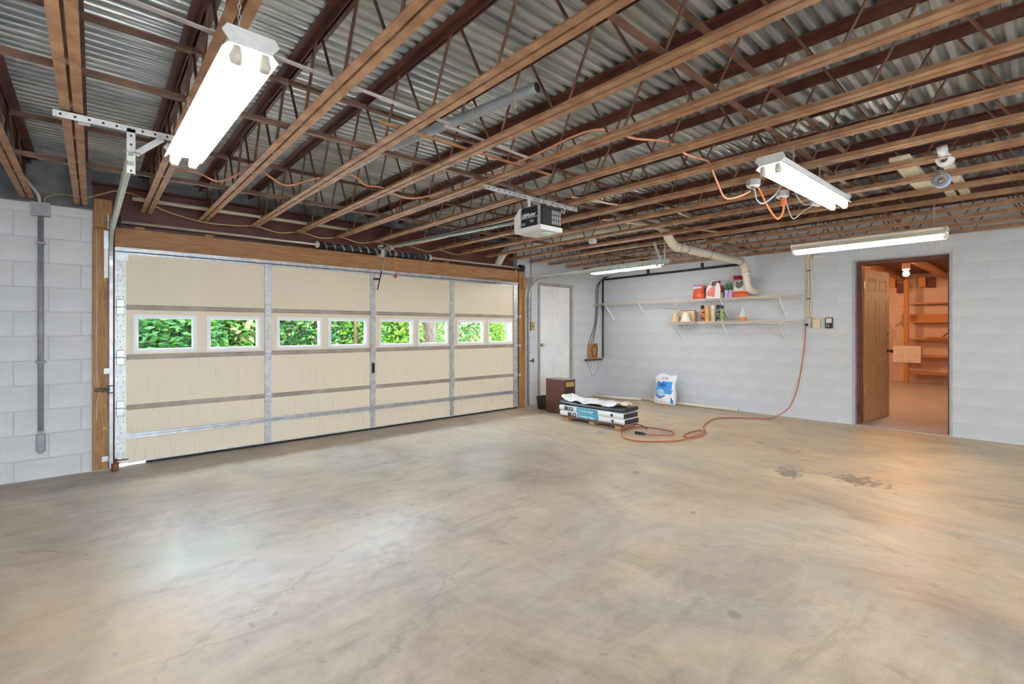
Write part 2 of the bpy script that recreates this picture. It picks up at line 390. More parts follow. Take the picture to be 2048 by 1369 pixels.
# ------------------------------------------------------------------ the setting
RW_O = Vector((8.05, 6.22, 0)); RW_A = math.atan2(.19 - 6.22, 8.185 - 8.05)          # shelf wall: local x runs along it, local -y into the room
def RW(s, d, z): 
    c, sn = math.cos(RW_A), math.sin(RW_A); return Vector((RW_O.x + s * c + d * sn, RW_O.y + s * sn - d * c, z))
mb = MB().box(-.75, 8.5, -4.7, 6.45, -.2, 0); struct('floor', mb, 'floor')
BH, BL, BZ0 = .222, .444, -.04
_bm = {}
def block_mesh(wd, h, m):
    key = (round(wd, 3), round(h, 3), m)
    if key not in _bm:
        b, d = .006, (.0032 if m == 'wall_paint_old' else .0011); x, z = wd / 2, h / 2
        v = [(-x, 0, -z), (x, 0, -z), (x, 0, z), (-x, 0, z), (-x + b, -d, -z + b), (x - b, -d, -z + b), (x - b, -d, z - b), (-x + b, -d, z - b)]
        _bm[key] = MB().add(v, [(4, 5, 6, 7), (0, 1, 5, 4), (1, 2, 6, 5), (2, 3, 7, 6), (3, 0, 4, 7)]).mesh('block', m)
    return _bm[key]
def lay_blocks(parent, x0, x1, z0, z1, holes, m, phase=0.0, y=0):
    row = 0; z = BZ0
    while z < z1 - .02:
        za, zb = max(z, z0), min(z + BH, z1)
        x = x0 - (0 if row % 2 else BL / 2) - phase
        while x < x1:
            xa, xb = max(x, x0), min(x + BL, x1); segs = [(xa, xb)]; zz = (za, zb)
            for (ha, hb, hz0, hz1) in holes:
                if hz0 < zb - .06 and hz1 > za + .06:
                    ns = []
                    for a, b in segs:
                        if b <= ha or a >= hb: ns.append((a, b))
                        else:
                            if a < ha: ns.append((a, ha))
                            if b > hb: ns.append((hb, b))
                    segs = ns
                    continue
                if hz0 < zb and hz1 > za:
                    for a, b in segs:
                        if b > ha and a < hb: zz = (max(zz[0], hz1) if hz1 < (za + zb) / 2 else zz[0], min(zz[1], hz0) if hz0 > (za + zb) / 2 else zz[1])
            for a, b in segs:
                if b - a > .03 and zz[1] - zz[0] > .02:
                    g = .006
                    inst(block_mesh(b - a - g, zz[1] - zz[0] - g, m), 'block', parent, ((a + b) / 2, y, (zz[0] + zz[1]) / 2))
            x += BL
        z += BH; row += 1
# door wall (left pier and the part with the white side door)
wb = MB()
wb.box(-.75, .07, 6.07, 6.45, -.2, 2.49).box(-.75, .07, 6.30, 6.45, 2.49, 2.96)
wb.box(5.66, 6.17, 6.20, 6.45, -.2, 2.96).box(7.12, 8.5, 6.20, 6.45, -.2, 2.96).box(6.17, 7.12, 6.20, 6.45, 2.20, 2.96).box(6.17, 7.12, 6.30, 6.45, -.2, 2.2)
wb.box(.07, 5.66, 6.37, 6.45, 2.22, 2.96)
wall_back = struct('wall_back', wb, 'mortar_paint')
lay_blocks(wall_back, -.56, .07, 0, 2.49, [], 'wall_paint_old', y=6.07, phase=.12)
lay_blocks(wall_back, 5.76, 8.04, 0, 2.92, [(6.16, 7.13, -.1, 2.21)], 'wall_paint', y=6.20, phase=.1)
capb = MB().box(-.56, .07, 6.075, 6.30, 2.49, 2.50).box(-.56, .07, 6.285, 6.30, 2.50, 2.93).box(.07, 5.66, 6.35, 6.37, 2.80, 2.93).box(-.56, -.30, 6.27, 6.285, 2.53, 2.74)
capb.build('wall_ledge', 'bare_block', wall_back)
struct('wall_left', MB().box(-.75, -.56, -4.7, 6.45, -.2, 2.96), 'wall_paint_old')
struct('wall_rear', MB().box(-.75, -.45, -4.9, -4.7, -.2, 2.96).box(1.0, 9, -4.9, -4.7, -.2, 2.96).box(-.45, 1.0, -4.9, -4.7, 2.25, 2.96), 'wall_paint')      # added unseen doorway behind the camera, lets daylight on to the garage door
# shelf wall
DO0, DO1, DOZ = 4.355, 5.41, 2.335        # doorway along the wall
wr = MB().box(0, DO0, 0, .32, -.2, 2.96).box(DO1, 11.2, 0, .32, -.2, 2.96).box(DO0, DO1, 0, .32, DOZ, 2.96)
wall_right = struct('wall_right', wr, 'mortar_paint'); wall_right.location = RW_O; wall_right.rotation_euler = (0, 0, RW_A)
lay_blocks(wall_right, 0, 6.7, 0, 2.92, [(DO0, DO1, -.1, DOZ)], 'wall_paint', phase=.05)
# concrete slab with the corrugated deck under it
ceil = struct('ceiling', MB().box(-.75, 8.6, -4.9, 6.5, 2.962, 3.2), 'slab')
PITCH, AMP, ZD = .0768, .0135, 2.928
def deck_sheet(x0, x1, nper):
    mbd = MB(); seg = 16; vs = []; n = nper * seg
    for i in range(n + 1):
        y = i * PITCH / seg; q = max(-1, min(1, 2.1 * math.sin(2 * PI * i / seg - PI / 2) - .25))
        z = ZD + AMP + AMP * q
        vs += [(x0, y, z), (x1, y, z)]
    return mbd.add(vs, [(2 * i, 2 * i + 2, 2 * i + 3, 2 * i + 1) for i in range(n)], True)
xs_ = [(-.74, 2.46), (2.43, 5.46), (5.43, 8.45)]
dm = [deck_sheet(a, b, 11).mesh('deck_sheet', 'deck') for a, b in xs_]
yy = -4.7; i = 0
while yy < 6.2:
    for q in range(3):
        inst(dm[q], 'deck_sheet', ceil, (0, yy, .0016 * ((i + q) % 2)))
    yy += 10.0 * PITCH; i += 1
# dark-red lintel beam over the garage door
b = MB().box(.06, 5.74, 6.30, 6.34, 2.40, 2.80).box(.06, 5.74, 6.19, 6.36, 2.385, 2.40).box(.06, 5.74, 6.19, 6.36, 2.785, 2.80)
bl_ = thing('lintel_beam', 'dark red steel lintel beam spanning above the garage door header', 'beam', (2.9, 6.25, 2.385))
MB().box(-2.84, 2.84, .05, .09, .015, .40).build('web_plate', 'steel_dark', bl_)
MB().box(-2.84, 2.84, -.06, .11, 0, .015).build('flange', 'steel_dark', bl_)
MB().box(-2.84, 2.84, -.06, .11, .40, .415).build('flange', 'steel_dark', bl_)

# ------------------------------------------------------------------ bar joists
JZ = 2.525; JH = .401; PANEL = .556
def joist_parts(ext):
    y0, y1 = -5.6, 5.08; legs = .040; g = .0065; t = .005
    def ang(sx, top):
        m_ = MB(); z = JH if top else 0; sgn = -1 if top else 1; w_ = .046 if top else legs
        xa, xb = sorted((sx * g, sx * (g + w_))); m_.box(xa, xb, y0, y1 + (ext if top else 0), *sorted((z, z + sgn * t)))
        xa, xb = sorted((sx * g, sx * (g + t))); m_.box(xa, xb, y0, y1 + (ext if top else 0), *sorted((z + sgn * t, z + sgn * w_)))
        return m_
    res = [('bottom_chord_angle', ang(-1, 0)), ('bottom_chord_angle', ang(1, 0)), ('top_chord_angle', ang(-1, 1)), ('top_chord_angle', ang(1, 1))]
    wv = MB(); pts = []; n0 = -10
    for n in range(n0, 10):
        yb = .2 + PANEL * n
        if yb < y0 + .1 or yb > y1 - .05: continue
        pts += [(0, yb - .045, .014), (0, yb + .045, .014)]
        if yb + PANEL / 2 < y1 + .05: pts += [(0, yb + PANEL / 2 - .03, .388), (0, yb + PANEL / 2 + .03, .388)]
        wv.box(-.0066, .0066, yb - .028, yb + .028, .001, .02)
    wv.tube(pts, .0085, 6)
    cw_ = MB(); rq = random.Random(3)
    for n in range(n0, 10):
        yb = .2 + PANEL * n
        if yb < -1.2 or yb > y1 - .05: continue
        for _ in range(22):
            p_ = Vector((rq.gauss(0, .024), yb + rq.gauss(0, .030), -.0005 - abs(rq.gauss(0, .003)))); d_ = Vector((rq.uniform(-1, 1), rq.uniform(-1, 1), rq.uniform(-.5, .2))) * .0065; e_ = Vector((rq.uniform(-1, 1), rq.uniform(-1, 1), 0)) * .0035
            p_.x = max(-.043, min(.043, p_.x)); cw_.add([p_ - d_, p_ + e_, p_ + d_], [(0, 1, 2)])
    res.append(('web_rod', wv)); res.append(('cobweb_tufts', cw_))
    return [(n, m_.mesh(n, 'steel_top_shaded' if 'top' in n else ('cobweb' if 'cob' in n else ('steel_web_shaded' if 'web_rod' in n else 'steel_red')))) for n, m_ in res]
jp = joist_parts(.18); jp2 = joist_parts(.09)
def spot(k):
    return -.075 + .4985 * k if k >= 0 else -.43
NJ = 17
for k in range(-1, NJ):
    x1 = spot(k); slope = .012 + (-.018 - .012) * max(k, 0) / 16
    lab = 'rust-brown open-web steel joist beside the left block wall' if k == -1 else ('rust-brown open-web steel joist hugging the shelf wall' if k == NJ - 1 else 'rust-brown open-web steel joist, %s from the shelf wall' % ORD[NJ - 1 - k])
    j = thing('bar_joist', lab, 'joist', (x1, 1.0, JZ), -slope, 'parallel bar joists under the deck')
    for n, me in (jp2 if k >= 12 else jp):
        o = inst(me, n, j)
        if n == 'cobweb_tufts': o['kind'] = 'stuff'
# bridging angles across the joists
def bridging(y, z, x0, x1, lab, m='steel_web_shaded', flip=False):
    o = thing('bridging_angle', lab, 'bridging', (0, y, z), 0, 'bridging across the joists')
    MB().box(x0, x1, -.019, .019, 0, .004).box(x0, x1, .015, .019, .004, .038).build('angle', m, o)
WHERE = {4.76: 'nearest the garage door', 3.06: 'crossing above the door opener', 1.13: 'crossing above the bright hanging tube light', -.8: 'behind the hanging tube lights'}
for y in (4.76, 3.06, 1.13, -.8):
    bridging(y, JZ + .04, -.55, 8.1, 'brown steel bridging angle on the lower chords, ' + WHERE[y])
    bridging(y + .01, JZ + JH - .088, -.55, 8.1, 'brown steel bridging angle under the upper chords, ' + WHERE[y])

# ------------------------------------------------------------------ garage door
GD = thing('garage_door', 'wide cream sectional garage door with a row of small windows', 'garage door', (.235, 6.1, 0))
XR = 5.335                                   # local width
ST = [.04, 1.377, 2.685, 3.975, 5.285]       # stile centres, local
ZS = [.028, .577, 1.077, 1.574, 2.157]
WZ0, WZ1 = 1.142, 1.478; WIN = []
for q in range(4):
    for off in (.365, .985):
        c_ = ST[q] + off * (ST[q + 1] - ST[q]) / 1.325; WIN.append((c_ - .243, c_ + .243))
hinge_me = MB().bbox(-.033, .033, -.030, -.020, -.075, .075, .006).box(-.042, .042, -.040, -.022, -.010, .010)
hinge_me.lathe([(0, -.05), (.008, -.05), (.008, .05), (0, .05)], 8, (0, -.036, 0), 'x')
hinge_me = hinge_me.mesh('hinge', 'galv')
roller_me = MB().lathe([(0, 0), (.020, 0), (.024, .006), (.024, .014), (.020, .02), (0, .02)], 12, (0, 0, 0), 'x').mesh('roller', 'galv_white')
for r in range(4):
    z0, z1 = ZS[r], ZS[r + 1]; sm = MB()
    if r == 2:
        sm.box(0, XR, 0, .04, z0, WZ0).box(0, XR, 0, .04, WZ1, z1)
        edges = [0] + [v for wv_ in WIN for v in wv_] + [XR]
        for a, c_ in zip(edges[0::2], edges[1::2]): sm.box(a, c_, 0, .04, WZ0, WZ1)
    else:
        sm.box(0, XR, 0, .04, z0, z1)
    sec = sm.build('door_section', 'cream_dirty' if r in (0, 1) else 'cream', GD)
    if r == 2:
        for a, c_ in WIN:
            f = MB(); o_, i_ = .026, .002
            f.box(a - o_, c_ + o_, -.012, 0, WZ1 - i_, WZ1 + o_).box(a - o_, c_ + o_, -.012, 0, WZ0 - o_, WZ0 + i_)
            f.box(a - o_, a + i_, -.012, 0, WZ0 + i_, WZ1 - i_).box(c_ - i_, c_ + o_, -.012, 0, WZ0 + i_, WZ1 - i_)
            f.box(a, a + .016, 0, .030, WZ0, WZ1).box(c_ - .016, c_, 0, .030, WZ0, WZ1).box(a + .016, c_ - .016, 0, .030, WZ0, WZ0 + .016).box(a + .016, c_ - .016, 0, .030, WZ1 - .016, WZ1)
            fo = f.build('window_frame', 'white_vinyl', sec)
            MB().box(a + .012, c_ - .012, .018, .022, WZ0 + .012, WZ1 - .012).build('window_pane', 'pane', sec)
    # horizontal rails where sections meet
    if r > 0: MB().box(.085, XR - .09, -.014, 0, z0 + .0015, z0 + .025).build('rail', 'rail_brown', sec)
    if r < 3: MB().box(.085, XR - .09, -.014, 0, z1 - .025, z1 - .0015).build('rail', 'rail_brown', sec)
    # stiles
    for q, sx in enumerate(ST):
        hw = .043 if q in (0, 4) else .034
        s_ = MB().box(sx - hw, sx + hw, -.020, 0, z0 + .004, z1 - .004)
        if q in (1, 2, 3): s_.box(sx - .006, sx + .006, -.024, -.02, z0 + .03, z1 - .03)
        st = s_.build('stile', 'galv_white' if q == 0 else 'galv', sec)
        if r > 0: inst(hinge_me, 'hinge', sec, (sx, 0, z0))
        if q in (0, 4) and r > 0: inst(roller_me, 'roller', sec, (sx - .09 if q == 0 else sx + .06, -.045, z0))
    if r in (0, 1):   # bolt heads and perforations in the end stile
        pass
    hm = MB()
    for q in (0, 4):
        for zz in [z0 + .05 + .052 * t for t in range(int((z1 - z0 - .08) / .052))]:
            for dx in (-.022, .022) if int(zz * 100) % 3 else (0,):
                hm.lathe([(0, 0), (.0045, 0), (.0045, -.0006), (0, -.0006)], 6, (ST[q] + dx, -.0204, zz), 'y', smooth=False)
    hm.build('bolt_holes', 'rubber', sec)['kind'] = 'stuff'
    if r == 0:
        MB().box(.03, XR - .02, -.05, -.021, .292, .298).box(.03, XR - .02, -.05, -.045, .276, .314).box(.03, XR - .02, -.026, -.021, .27, .32).build('strut', 'galv', sec)
        MB().box(.10, XR, -.010, .05, z0 - .003, z0 + .010).build('bottom_rail', 'galv_white', sec)
        MB().bbox(.24, XR, -.004, .042, .001, z0 - .003, .004).build('bottom_seal', 'rubber', sec)
    if r == 3:
        MB().box(0, XR, -.030, 0, z1 - .040, z1 - .032).box(0, XR, -.030, -.024, z1 - .040, z1 + .006).box(0, XR, -.012, 0, z1 - .06, z1 + .006).build('strut', 'galv', sec)
        MB().box(0, .10, -.036, -.020, 2.03, 2.10).build('top_bracket', 'galv', sec)
    if r == 1:
        h = MB().tube([(2.685, -.02, .79), (2.685, -.05, .795), (2.685, -.05, .875), (2.685, -.02, .88)], .007, 6); h.box(2.667, 2.703, -.024, -.019, .765, .905)
        h.build('pull_handle', 'black_iron', sec)
MB().box(-.03, .015, -.03, -.02, .05, .09).tube([(.0, -.03, .07), (.10, -.03, .07)], .006, 6).build('bottom_bracket', 'rust', GD)
# timber frame round the door
jl = thing('door_jamb', 'weathered brown wooden door jamb post against the left block pier', 'jamb', (.135, 6.06, 0))
MB().bbox(-.068, .072, -.035, .05, .012, 2.32, .004).build('post', 'lumber_up', jl)
MB().bbox(-.062, .075, -.03, .06, 2.325, 2.60, .004).build('head_block', 'lumber_up', jl)
MB().box(.066, .130, .082, .13, .03, 2.32).build('door_stop', 'walnut_dark', jl)
hole = MB().lathe([(.010, 0), (.017, 0), (.017, -.004), (.010, -.004)], 10, (0, 0, 0), 'y').mesh('washer', 'brass')
for zz in (1.83, 1.62, 1.24, .80, .62, .40): inst(hole, 'washer', jl, (.018, -.0355, zz - .0))
jr = thing('door_jamb', 'brown wooden door jamb post below the right cable drum', 'jamb', (5.70, 6.08, 0))
MB().bbox(-.10, .05, .0, .06, .0, 2.39, .004).build('post', 'lumber_up', jr)
MB().bbox(-.04, .045, -.035, 0, 2.06, 2.26, .004).build('spacer', 'lumber_up', jr)
MB().box(-.16, -.04, .062, .11, .03, 2.32).build('door_stop', 'walnut_dark', jr)
hd = thing('door_header', 'long brown wooden header board above the garage door', 'board', (2.93, 6.12, 2.165))
MB().bbox(-2.70, 2.66, -.02, .05, 0, .195, .004).build('board', 'lumber', hd)
MB().box(-2.70, 2.66, .052, .068, .196, .222).build('gap_shade_strip', 'walnut_dark', hd)  # added dark strip, stands for the shaded gap between header and beam
for x_ in (-2.5, -1.9, .1, 1.2): MB().bbox(x_ - .04, x_ + .04, -.01, .05, .196, .225, .003).build('shim', 'lumber', hd)
# torsion shaft, springs, drums
TZ, TY = 2.405, 6.03
ts = thing('torsion_shaft', 'pale torsion shaft with two dark coil springs above the header', 'shaft', (2.9, TY, TZ))
MB().tube([(-2.75, 0, 0), (2.75, 0, 0)], .014, 10).build('shaft_tube', 'shaft', ts)
for a, c_ in ((-.72, .10), (.16, .86)):
    MB().lathe([(0, a), (.028, a), (.028, c_), (0, c_)], 14, axis='x').build('spring_core', 'dark_spring', ts); spc = C.objects[-1]
    pts = []; turns = int((c_ - a) / .013); nn = turns * 8
    for i in range(nn + 1):
        t = i / nn; an = 2 * PI * turns * t; pts.append((a + (c_ - a) * t, .030 * math.cos(an), .030 * math.sin(an)))
    MB().tube(pts, .0048, 5).build('spring_coil', 'dark_spring', spc)
    pts = []; nn = 7 * 14
    for i in range(nn + 1):
        t = i / nn; an = 2 * PI * 7 * t; pts.append((a + .02 + (c_ - a - .04) * t, .0345 * math.cos(an), .0345 * math.sin(an)))
    MB().sweep(pts, [(-.013, -.001), (.013, -.001), (.013, .0015), (-.013, .0015)], smooth=True).build('paint_stripe', 'grey_spring', spc)
for x_ in (-.74, .88): MB().lathe([(0, -.02), (.036, -.02), (.042, -.008), (.042, .008), (.030, .02), (0, .02)], 14, (x_, 0, 0), 'x').build('winding_cone', 'galv_white', ts)
MB().box(.105, .155, -.02, .075, -.07, .06).build('centre_bracket', 'galv_white', ts)
for x_ in (-2.66, 2.70): MB().lathe([(0, -.035), (.062, -.035), (.062, -.028), (.05, -.02), (.052, .02), (.062, .03), (.062, .036), (0, .036)], 18, (x_, 0, 0), 'x').build('cable_drum', 'black_iron', ts)
for x_ in (-2.72, 2.77): MB().box(x_ - .004, x_ + .004, -.03, .07, -.09, .05).build('end_bearing_plate', 'galv', ts)
# tracks
mat('galv_track', (.34, .35, .36), (.46, .47, .48), 18, .42, metal=.5)
CH = [(-.030, -.012), (-.022, -.018), (.022, -.018), (.030, -.012), (.030, .014), (.026, .014), (.026, -.009), (.019, -.014), (-.019, -.014), (-.026, -.009), (-.026, .014), (-.030, .014)]
def track(x, ytr, ztop, ydn, lab, endslope, facing, mh):
    r = .32
    o = thing('door_track', lab, 'track', (x, ytr, 0))
    path = [(0, 0, .03), (0, 0, ztop - r)]
    cy, cz = -r, ztop - r
    path += [(0, cy + r * math.cos(a), cz + r * math.sin(a)) for a in [PI / 2 * i / 10 for i in range(1, 11)]]
    MB().sweep(path[:2], CH, up=(facing, 0, 0)).build('vertical_track', 'galv_track', o)
    MB().sweep(path[1:], CH, up=(facing, 0, 0), smooth=False).build('curved_track', 'galv', o)
    MB().sweep([path[-1], (0, ydn - ytr, ztop + endslope)], CH, up=(facing, 0, 0)).build('horizontal_track', mh, o)
    return o
tl_ = track(.20, 6.0, 2.285, 3.42, 'galvanised door track rising beside the left jamb and bending overhead', .035, 1, 'galv_green')
tr_ = track(5.74, 6.0, 2.225, 3.33, 'galvanised door track bending overhead beside the white side door', .03, -1, 'galv_green')
MB().box(.03, .036, -.10, .09, 2.20, 2.255).build('angle_leg', 'galv_white', tr_)
MB().bbox(-.052, -.022, -.035, -.030, 1.84, 2.29, .002).box(-.024, -.020, -.030, .012, 1.84, 2.29).build('flag_bracket', 'galv_white', tl_)
fl = MB().box(-.052, -.018, -.040, -.035, 2.12, 2.29); fl.build('flag_plate', 'galv', tl_)
for zz in (.10,): MB().bbox(-.07, -.02, -.04, -.032, zz, zz + .05, .003).build('jamb_bracket', 'galv_white', tl_)
MB().bbox(-.12, -.01, -.048, -.036, .765, .80, .003).box(-.035, .02, -.048, -.04, .81, .82).box(-.035, .02, -.048, -.04, .745, .755).build('slide_lock', 'black_iron', tl_)
MB().bbox(-.055, -.01, -.045, -.036, .93, .985, .003).build('jamb_bracket', 'galv_white', tl_)
MB().lathe([(0, 0), (.03, 0), (.03, .07), (0, .07)], 10, (.03, -.03, .0)).build('track_foot', 'rust', tl_)
MB().bbox(.0, .09, -.05, -.035, .80, .825, .003).bbox(.06, .085, -.055, -.04, .78, .85, .003).build('slide_lock', 'black_iron', tr_)
# lift cables
MB().tube([(-.01 + .235, 6.035, .08), (.225, 6.035, 2.35)], .003, 5).build('lift_cable', 'black_iron', None)
tag(bpy.data.objects['lift_cable'], 'thin dark lift cable between the left track and door edge', 'cable')
# perforated hanger angles for the left track
def perf_angle(name, lab, length, mname, loc, rz=0, vertical=False, parent=None, w_=.040):
    o = parent or thing(name, lab, 'bracket', loc, rz)
    mbx = MB()
    if vertical: mbx.box(-w_ / 2, w_ / 2, -.002, .002, -length, 0).box(w_ / 2 - .004, w_ / 2, .002, w_, -length, 0)
    else: mbx.box(0, length, -.002, .002, 0, w_).box(0, length, -.002, w_, w_ - .004, w_)
    mbx.build('angle_iron', mname, o)
    hm = MB(); n = int(length / .058)
    for i in range(n):
        p = .03 + i * .058
        c_ = (0, -.0022, -p) if vertical else (p, -.0022, w_ * .45)
        hm.lathe([(0, 0), (.0065, 0), (.0065, -.0006), (0, -.0006)], 8, c_, 'y', smooth=False)
    hm.build('punched_holes', 'rubber', o)['kind'] = 'stuff'
    return o
pa = perf_angle('track_hanger', 'white perforated angle-iron hanger carrying the left door track', .56, 'galv_white', (-.12, 3.50, JZ - .045))
ve = MB().box(.305, .345, -.002, .002, -.235, .02).box(.341, .345, .002, .04, -.235, .02); ve.build('drop_leg', 'galv_white', pa)
hm = MB()
for i in range(5): hm.lathe([(0, 0), (.006, 0), (.006, -.0006), (0, -.0006)], 8, (.325, -.0022, -.02 - .05 * i), 'y', smooth=False)
hm.build('punched_holes', 'rubber', pa)['kind'] = 'stuff'
MB().sweep([(.345, 0, -.12), (.47, 0, .0)], [(-.002, -.016), (.002, -.016), (.002, .016), (-.002, .016)], up=(0, 0, 1)).build('brace', 'galv_white', pa)
MB().tube([(.29, -.008, -.115), (.37, -.008, -.115)], .006, 6).build('bolt', 'galv', pa)
MB().box(.10, .15, .05, .054, .0, .05).build('rear_tab', 'galv_white', pa)
# hanger of the right track end
rh = thing('track_hanger', 'pale green perforated angle-iron hanger carrying the right door track', 'bracket', (5.74, 3.46, 2.26))
MB().sweep([(.02, 0, .0), (.02, .10, .27)], [(-.02, -.002), (.02, -.002), (.02, .002), (-.02, .002)]).build('brace', 'galv_green', rh)
MB().box(.0, .04, -.06, -.056, 0, .30).build('drop_leg', 'galv_green', rh)

# ------------------------------------------------------------------ door opener
op = thing('door_opener', 'black and white garage door opener head hung below the joists', 'opener', (3.0, 3.0, 2.20))
opb = MB().bbox(-.13, .13, -.15, .10, .035, .215, .012).build('housing', 'black_plastic', op)
MB().prism([(-.135, 0), (.135, 0), (.135, .04), (-.135, .04)], -.155, .17).build('base_tray', 'fixture_white', op)
e = MB().add([(-.136, .10, .0), (-.136, .175, .02), (-.136, .175, .15), (-.136, .10, .215), (.136, .10, .0), (.136, .175, .02), (.136, .175, .15), (.136, .10, .215)],
             [(0, 1, 2, 3), (7, 6, 5, 4), (0, 4, 5, 1), (1, 5, 6, 2), (2, 6, 7, 3), (3, 7, 4, 0)]); e.build('rail_end_cap', 'fixture_white', op)
MB().bbox(-.135, -.129, -.145, -.115, .04, .21, .002).build('corner_trim', 'galv', op)
MB().bbox(-.115, .115, -.163, -.150, .045, .205, .005).build('lamp_lens', 'black_plastic', op)
mm = MB()
for i in range(4):
    for k2 in range(3): mm.bbox(-.01 + i * .03, .014 + i * .03, -.168, -.163, .055 + k2 * .042, .09 + k2 * .042, .003)
mm.build('lens_facets', 'conduit_grey', op)
text_mesh('brand_lettering', 'LiftMaster', .048, 'ink_white', opb, (-.1362, .085, .125), (PI / 2, 0, -PI / 2), shear=.2, sx=.92, bold=.001)
MB().box(-.1364, -.1356, -.12, .09, .113, .118).build('brand_underline', 'ink_white', opb)
text_mesh('model_lettering', '1355', .026, 'ink_white', opb, (-.1362, .082, .058), (PI / 2, 0, -PI / 2))
text_mesh('symbol_lettering', 'RA', .034, 'ink_white', opb, (-.1362, -.03, .072), (PI / 2, 0, -PI / 2))
MB().lathe([(0, -.028), (.04, -.024), (.05, -.008), (.05, 0), (0, 0)], 12, (.03, -.06, 0)).build('bottom_light_socket', 'galv_green', op)
orail = thing('opener_rail', 'dark inverted-T opener rail running from the opener to the header', 'rail', (3.0, 3.17, 2.345))
MB().sweep([(0, 0, 0), (.02, 2.95, .105)], [(-.013, -.012), (.013, -.012), (.013, -.008), (.004, -.006), (.004, .03), (-.004, .03), (-.004, -.006), (-.013, -.008)]).build('t_rail', 'galv_green', orail)
MB().tube([(-.016, 0, .012), (.004, 2.93, .118)], .006, 6).build('drive_chain', 'cord_black', orail)
MB().bbox(.0, .05, 2.86, 2.95, .06, .16, .006).build('header_bracket', 'galv_white', orail)
MB().bbox(-.01, .045, 2.55, 2.68, .055, .11, .006).build('trolley', 'galv', orail)
arm = thing('opener_linkage', 'bent dark arm linking the opener trolley to the garage door', 'linkage', (3.0, 5.80, 2.42))
MB().sweep([(.03, .12, .01), (.0, .20, -.30)], [(-.012, -.003), (.012, -.003), (.012, .003), (-.012, .003)]).build('upper_arm', 'galv', arm)
MB().sweep([(.002, .195, -.28), (-.035, .245, -.53)], [(-.012, -.003), (.012, -.003), (.012, .003), (-.012, .003)]).build('lower_arm', 'black_iron', arm)
MB().box(-.10, -.01, .215, .235, -.40, -.375).build('door_bracket', 'black_iron', arm)
rp = thing('release_cord', 'orange emergency release cord with a red pull knob below the trolley', 'cord', (3.09, 5.78, 2.06))
MB().tube([(0, 0, .02), (0, .01, .34), (-.05, .0, .36)], .004, 6).build('cord', 'cord_orange', rp)
MB().lathe([(0, -.03), (.006, -.03), (.006, -.015), (.028, -.012), (.028, .004), (.010, .008), (.006, .03), (0, .03)], 12).build('pull_knob', 'deep_red', rp)
oh = perf_angle('opener_hanger', 'grey perforated angle iron across two joists holding the door opener', 1.13, 'galv', (2.41, 3.02, JZ - .042))
for dx in (.47, .71): 
    MB().box(dx, dx + .035, -.004, 0, -.115, .03).build('strap', 'galv_white', oh)
MB().tube([(.7, -.02, .02), (.78, -.05, -.03), (.90, -.04, -.06), (.93, -.02, -.01), (.86, 0, .03)], .005, 6).build('tied_cord', 'flex_white', oh)

# ------------------------------------------------------------------ strip lights
def strip_light(lab, p, ang_, z, length, wide, chains, tube_m, hang=None, housing='fixture_white'):
    o = thing('strip_light', lab, 'light fixture', (p[0], p[1], z), ang_)
    hl = length / 2
    # reflector (trapezoid section), ballast box, end plates, sockets, two tubes. local x is the long axis
    MB().sweep([(-hl, 0, 0), (hl, 0, 0)], [(-wide / 2, -.004), (-wide * .30, .034), (wide * .30, .034), (wide / 2, -.004), (wide / 2 - .004, -.004), (wide * .29, .030), (-wide * .29, .030), (-wide / 2 + .004, -.004)], up=(0, 0, 1)).build('reflector', housing, o)
    MB().bbox(-hl, hl, -.055, .055, .036, .066, .005).build('ballast_housing', housing, o)
    for s_ in (-1, 1):
        MB().prism([(-.07, .068), (.07, .068), (.085, .045), (.06, .012), (-.06, .012), (-.085, .045)], -.003, .003).build('end_plate', housing, o)
        ep = bpy.context.scene.collection.objects[-1]; ep.rotation_euler = (0, 0, PI / 2); ep.location = (s_ * (hl + .003), 0, 0); ep.data.materials[0] = M['galv_white']
        for t in (-1, 1):
            MB().lathe([(0, 0), (.016, 0), (.022, .018), (.018, .05), (0, .05)], 10, (s_ * (hl - .012), t * wide * .25, -.042)).build('lamp_holder', 'socket', o)
    for t in (-1, 1):
        MB().lathe([(0, -hl + .03), (.016, -hl + .03), (.019, -hl + .04), (.019, hl - .04), (.016, hl - .03), (0, hl - .03)], 12, (0, t * wide * .25, -.020), 'x').build('fluorescent_tube', tube_m, o)
    for cx_ in chains:
        cm = MB(); top = (hang or JZ) - z - .01; zz = .066; i = 0
        while zz < top:
            pts = [(cx_ + (.005 * math.cos(a) if i % 2 else 0), (0 if i % 2 else .005 * math.cos(a)), zz + .011 + .011 * math.sin(a)) for a in [2 * PI * q / 8 for q in range(9)]]
            cm.tube(pts, .0018, 4); zz += .019; i += 1
        cm.build('hanging_chain', 'galv', o)
    return o
strip_light('twin-tube fluorescent strip light hung along the joist above the left door track', (.400, 2.375), PI / 2 + .01, 2.245, 1.31, .165, (-.5, .52), 'tube_white')
strip_light('twin-tube fluorescent strip light hung crosswise beside the orange power cord', (3.70, 1.093), -.018, 2.322, 1.31, .165, (-.285, .213), 'tube_white')
strip_light('twin-tube fluorescent strip light hung above the wire shelves and right door track', (6.37, 4.475), PI / 2 - .05, 2.32, 1.31, .21, (-.5, .45), 'tube_white')
strip_light('beige twin-tube fluorescent strip light hung in front of the open doorway', (5.91, 1.262), PI / 2 - .015, 2.227, 1.28, .17, (-.55, .40), 'tube_warm', housing='fixture_beige')
